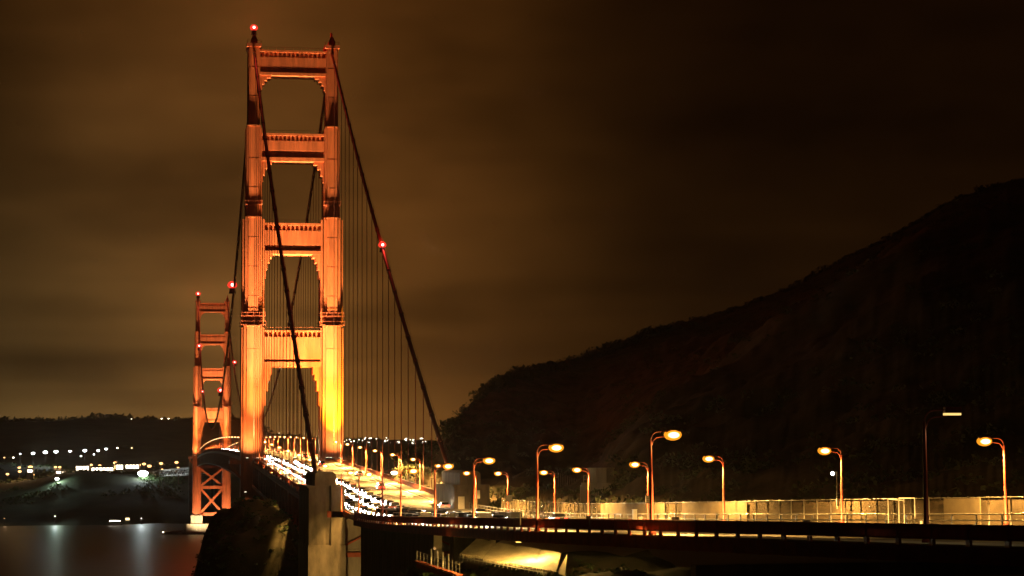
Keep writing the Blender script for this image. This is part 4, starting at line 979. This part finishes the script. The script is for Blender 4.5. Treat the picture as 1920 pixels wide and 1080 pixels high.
cabinet(865, 931, 950, 1.2, 400, 'pale block at the foot of the pale square pillar', 'utility_box')
# dark boxes fixed over the near railing
for u, v, w_, h_, s, lab in ((1103.5, 970.5, 0.32, 0.30, 163, 'small dark box on the near railing in front of the octagonal tower'), (1266, 973, 0.48, 0.3, 147, 'dark box on the near railing right of the brightest lamp'), (1512, 980, 0.44, 0.32, 127, 'dark square box on a short post above the near railing, left of the globe lamp'), (975, 966, 0.1, 0.3, 184, 'slim dark box standing on the near railing left of the octagonal tower')):
    p = at(u, v, s); y = CAM.y+s; zt = roadz(y)+1.3
    e = empty('sign_box', (p.x, y, zt), label=lab, cat='box', group='dark boxes over the near railing')
    m = MB(); m.box(-w_/2, w_/2, -0.12, 0.12, p.z-zt-h_/2, p.z-zt+h_/2); m.build('box', DARKP, e)
    m = MB(); m.bar((w_*0.3, 0, -0.6), (w_*0.3, 0, p.z-zt), 0.09); m.build('post', DARKP, e)
# bare tree lit by the lamps
s = 350; p = at(1040, 935, s); e = empty('bare_tree', (p.x, CAM.y+s, roadz(CAM.y+s)-1), label='leaning bare tree with brightly lit branches left of the octagonal tower', cat='tree')
m = MB(); zt = p.z-roadz(CAM.y+s)+1
def br(p0, d, l_, r_, dep):
    p1 = p0 + d*l_; m.tube([p0, p1], [r_, r_*0.7], 5)
    if dep:
        for _ in range(3): br(p1, (d+Vector((rnd.uniform(-.7,.7), rnd.uniform(-.5,.5), rnd.uniform(-.45,.55)))).normalized(), l_*0.72, r_*0.62, dep-1)
br(Vector((1.5,0,0)), Vector((-0.35,0,1)).normalized(), 1.9, 0.16, 4); br(Vector((1.2,0,1.6)), Vector((0.9,0,0.2)).normalized(), 1.8, 0.1, 3); m.build('trunk', BARK, e)
# slope fence on the hillside, right of the bare tree
e = empty('wire_fence', tuple(at(1060, 905, 400)), label='faint wire fence stepping up the slope behind the bare tree', cat='fence')
o_ = at(1060, 905, 400)
for k in range(9):
    u = 1047 + 4.2*k; a = at(u, 886+k*1.6, 400+k)-o_; b_ = at(u, 916, 400+k)-o_; m = MB(); m.bar(b_, a, 0.06); m.build('post', STEELG, e)

# ------------------------------------------------------------------ under the viaduct: lit slope paving, catwalk, work lights
def quad_slab(c4, th, name, mtl, parent, off, jag=0):
    a, b_, c_, d = [Vector(q)-off for q in c4]; n = (b_-a).cross(d-a).normalized()*th
    m = MB(); top = []; bot = []; k = 40
    for i in range(k+1):
        t = i/k; p = a.lerp(b_, t); q = d.lerp(c_, t); sag = 0.35*math.sin(t*math.pi); top.append(p + Vector((0, 0, sag*0.2))); bot.append(q - (q-p).normalized()*rnd.uniform(0, jag))
    v = top + bot + [x-n for x in top] + [x-n for x in bot]; K = k+1
    fs = [(i, i+1, K+i+1, K+i) for i in range(k)] + [(2*K+i, 3*K+i, 3*K+i+1, 2*K+i+1) for i in range(k)] + [(i, 2*K+i, 2*K+i+1, i+1) for i in range(k)] + [(K+i, K+i+1, 3*K+i+1, 3*K+i) for i in range(k)]
    m.add(v, fs); return m.build(name, mtl, parent)
TL, TR, BL, BR = at(893, 1014, 248), at(1066, 1043, 226), at(861, 1043, 238), at(1059, 1079, 214)
sp_ = empty('slope_paving', tuple(BL), label='floodlit yellow concrete slope paving in segments below the viaduct', cat='slope paving')
def sp2(t, q): return (TL.lerp(TR, t)).lerp(BL.lerp(BR, t), q)
ed = [0, 0.16, 0.235, 0.46, 0.72, 0.93]
for i, (a, b_) in enumerate(zip(ed, ed[1:])):
    lift = Vector((0, 0, (0.0, 0.14, -0.05, 0.0, -0.04)[i]))
    quad_slab([sp2(a+0.004, 0)+lift, sp2(b_-0.004, 0)+lift, sp2(b_-0.004, 1)+lift, sp2(a+0.004, 1)+lift], 0.25, 'paving_segment', SLABM, sp_, BL, 0.35)
# upright wedge at the right end
a, b_, c_ = sp2(0.99, 0.0)+Vector((0, 0, 0.2)), sp2(0.93, 1.0), sp2(1.0, 1.0); m = MB(); n = Vector((0, 0.25, 0))
m.add([q-BL for q in (a, b_, c_)] + [q-BL+n for q in (a, b_, c_)], [(0,1,2),(5,4,3),(0,3,4,1),(1,4,5,2),(2,5,3,0)]); m.build('end_wedge', SLABM, sp_)
m = MB()
for k in range(26):
    t = k/25; q = sp2(t, 1.0)-BL; m.bar(q+Vector((0, 0, -0.4)), q+Vector((rnd.uniform(-.15,.25), -0.1, rnd.uniform(0.05, 0.35))), 0.05)
[m.bar(sp2(k/25, 1.0)-BL+Vector((0, -0.05, -0.1)), sp2((k+1)/25, 1.0)-BL+Vector((0, -0.05, -0.1)), 0.09) for k in range(25)]
m.build('edge_bar', STEELG, sp_)
pc = sp2(0.55, 0.4)
e = empty('work_light', (pc.x-1.0, pc.y-4.0, roadz(pc.y-4)-1.5), label='work light hung under the viaduct over the slope paving', cat='work light')
m = MB(); m.box(-0.3, 0.3, -0.2, 0.2, -0.1, 0.2); m.bar((0, 0, 0.2), (0, 0, 0.9), 0.06); m.build('housing', DARKP, e); point(e, (1.5, -2, -0.3), 5000, (1, 0.6, 0.14), 0.15); point(e, (-3.5, -3, -0.3), 6000, (1, 0.6, 0.14), 0.15)
# lower walkway of steel left of it
a, b_ = at(782, 1052, 236), at(862, 1078, 226)
e = empty('catwalk', tuple(a), label='steel catwalk with railing below the viaduct, left of the lit paving', cat='catwalk')
m = MB(); d = b_-a; m.bar((0,0,0), d, 0.8, 0.12); m.bar(Vector((0,0,-0.5)), d+Vector((0,0,-0.5)), 0.15, 0.5); m.build('platform', ORANGE_D, e)
m = MB(); up_ = Vector((0, 0, 1.1)); m.bar(up_, d+up_, 0.06); m.bar(up_*0.55, d+up_*0.55, 0.05)
for k in range(13): m.bar(d*(k/12), d*(k/12)+up_*(1.0 if k < 6 else 1.25), 0.05)
m.build('railing', STEELG, e)
for k in (0.35, 0.5, 0.62, 0.75):
    m = MB(); m.tube([d*k+Vector((0,0.3,-0.3)), d*k+Vector((0,0.3,1.9))], 0.1, 8); m.build('pipe', STEELG, e)
e = empty('work_light', tuple(at(815, 1030, 231)), label='small work light by the catwalk below the viaduct', cat='work light'); m = MB(); m.box(-0.15, 0.15, -0.1, 0.1, 0, 0.25); m.build('housing', DARKP, e); point(e, (0, -0.3, -0.2), 60, (1, 0.55, 0.2), 0.1)
# lamp lighting the foot of the pylon and the abutment wall
p = Vector((-13.5, -372, 50)); e = empty('work_light', tuple(p), label='ground floodlight lighting the lower half of the big concrete pylon', cat='work light')
m = MB(); m.box(-0.4, 0.4, -0.3, 0.3, 0, 0.5); m.build('housing', DARKP, e); spot(e, (0, 0.4, 0.6), (1.5, 20, 3.5), 9000, (1, 0.58, 0.16), 62, 0.25, 0.3)
p = Vector((-19, -318, 55)); e = empty('work_light', tuple(p), label='floodlight on the rocky knoll behind the pylon', cat='work light')
m = MB(); m.box(-0.4, 0.4, -0.3, 0.3, 0, 0.5); m.build('housing', DARKP, e); point(e, (0, 0, 2), 25, (0.9, 0.75, 0.25), 0.3)

# ------------------------------------------------------------------ night haze
HZ = 3.2e-5
m = MB(); m.box(-2500, 5000, -1000, 8000, -1.0, 300)
hm = bpy.data.materials.new('night_haze'); hm.use_nodes = True; t = hm.node_tree; t.nodes.clear()
pv_ = t.nodes.new('ShaderNodeVolumePrincipled'); pv_.inputs['Color'].default_value = (0.95, 0.84, 0.66, 1); pv_.inputs['Density'].default_value = HZ; pv_.inputs['Anisotropy'].default_value = 0.8
o_ = t.nodes.new('ShaderNodeOutputMaterial'); t.links.new(pv_.outputs[0], o_.inputs['Volume'])
hm.cycles.homogeneous_volume = True
tag(m.build('haze', hm), 'thin night haze in the air over the strait', 'haze', kind='stuff')
print('houses', hn)
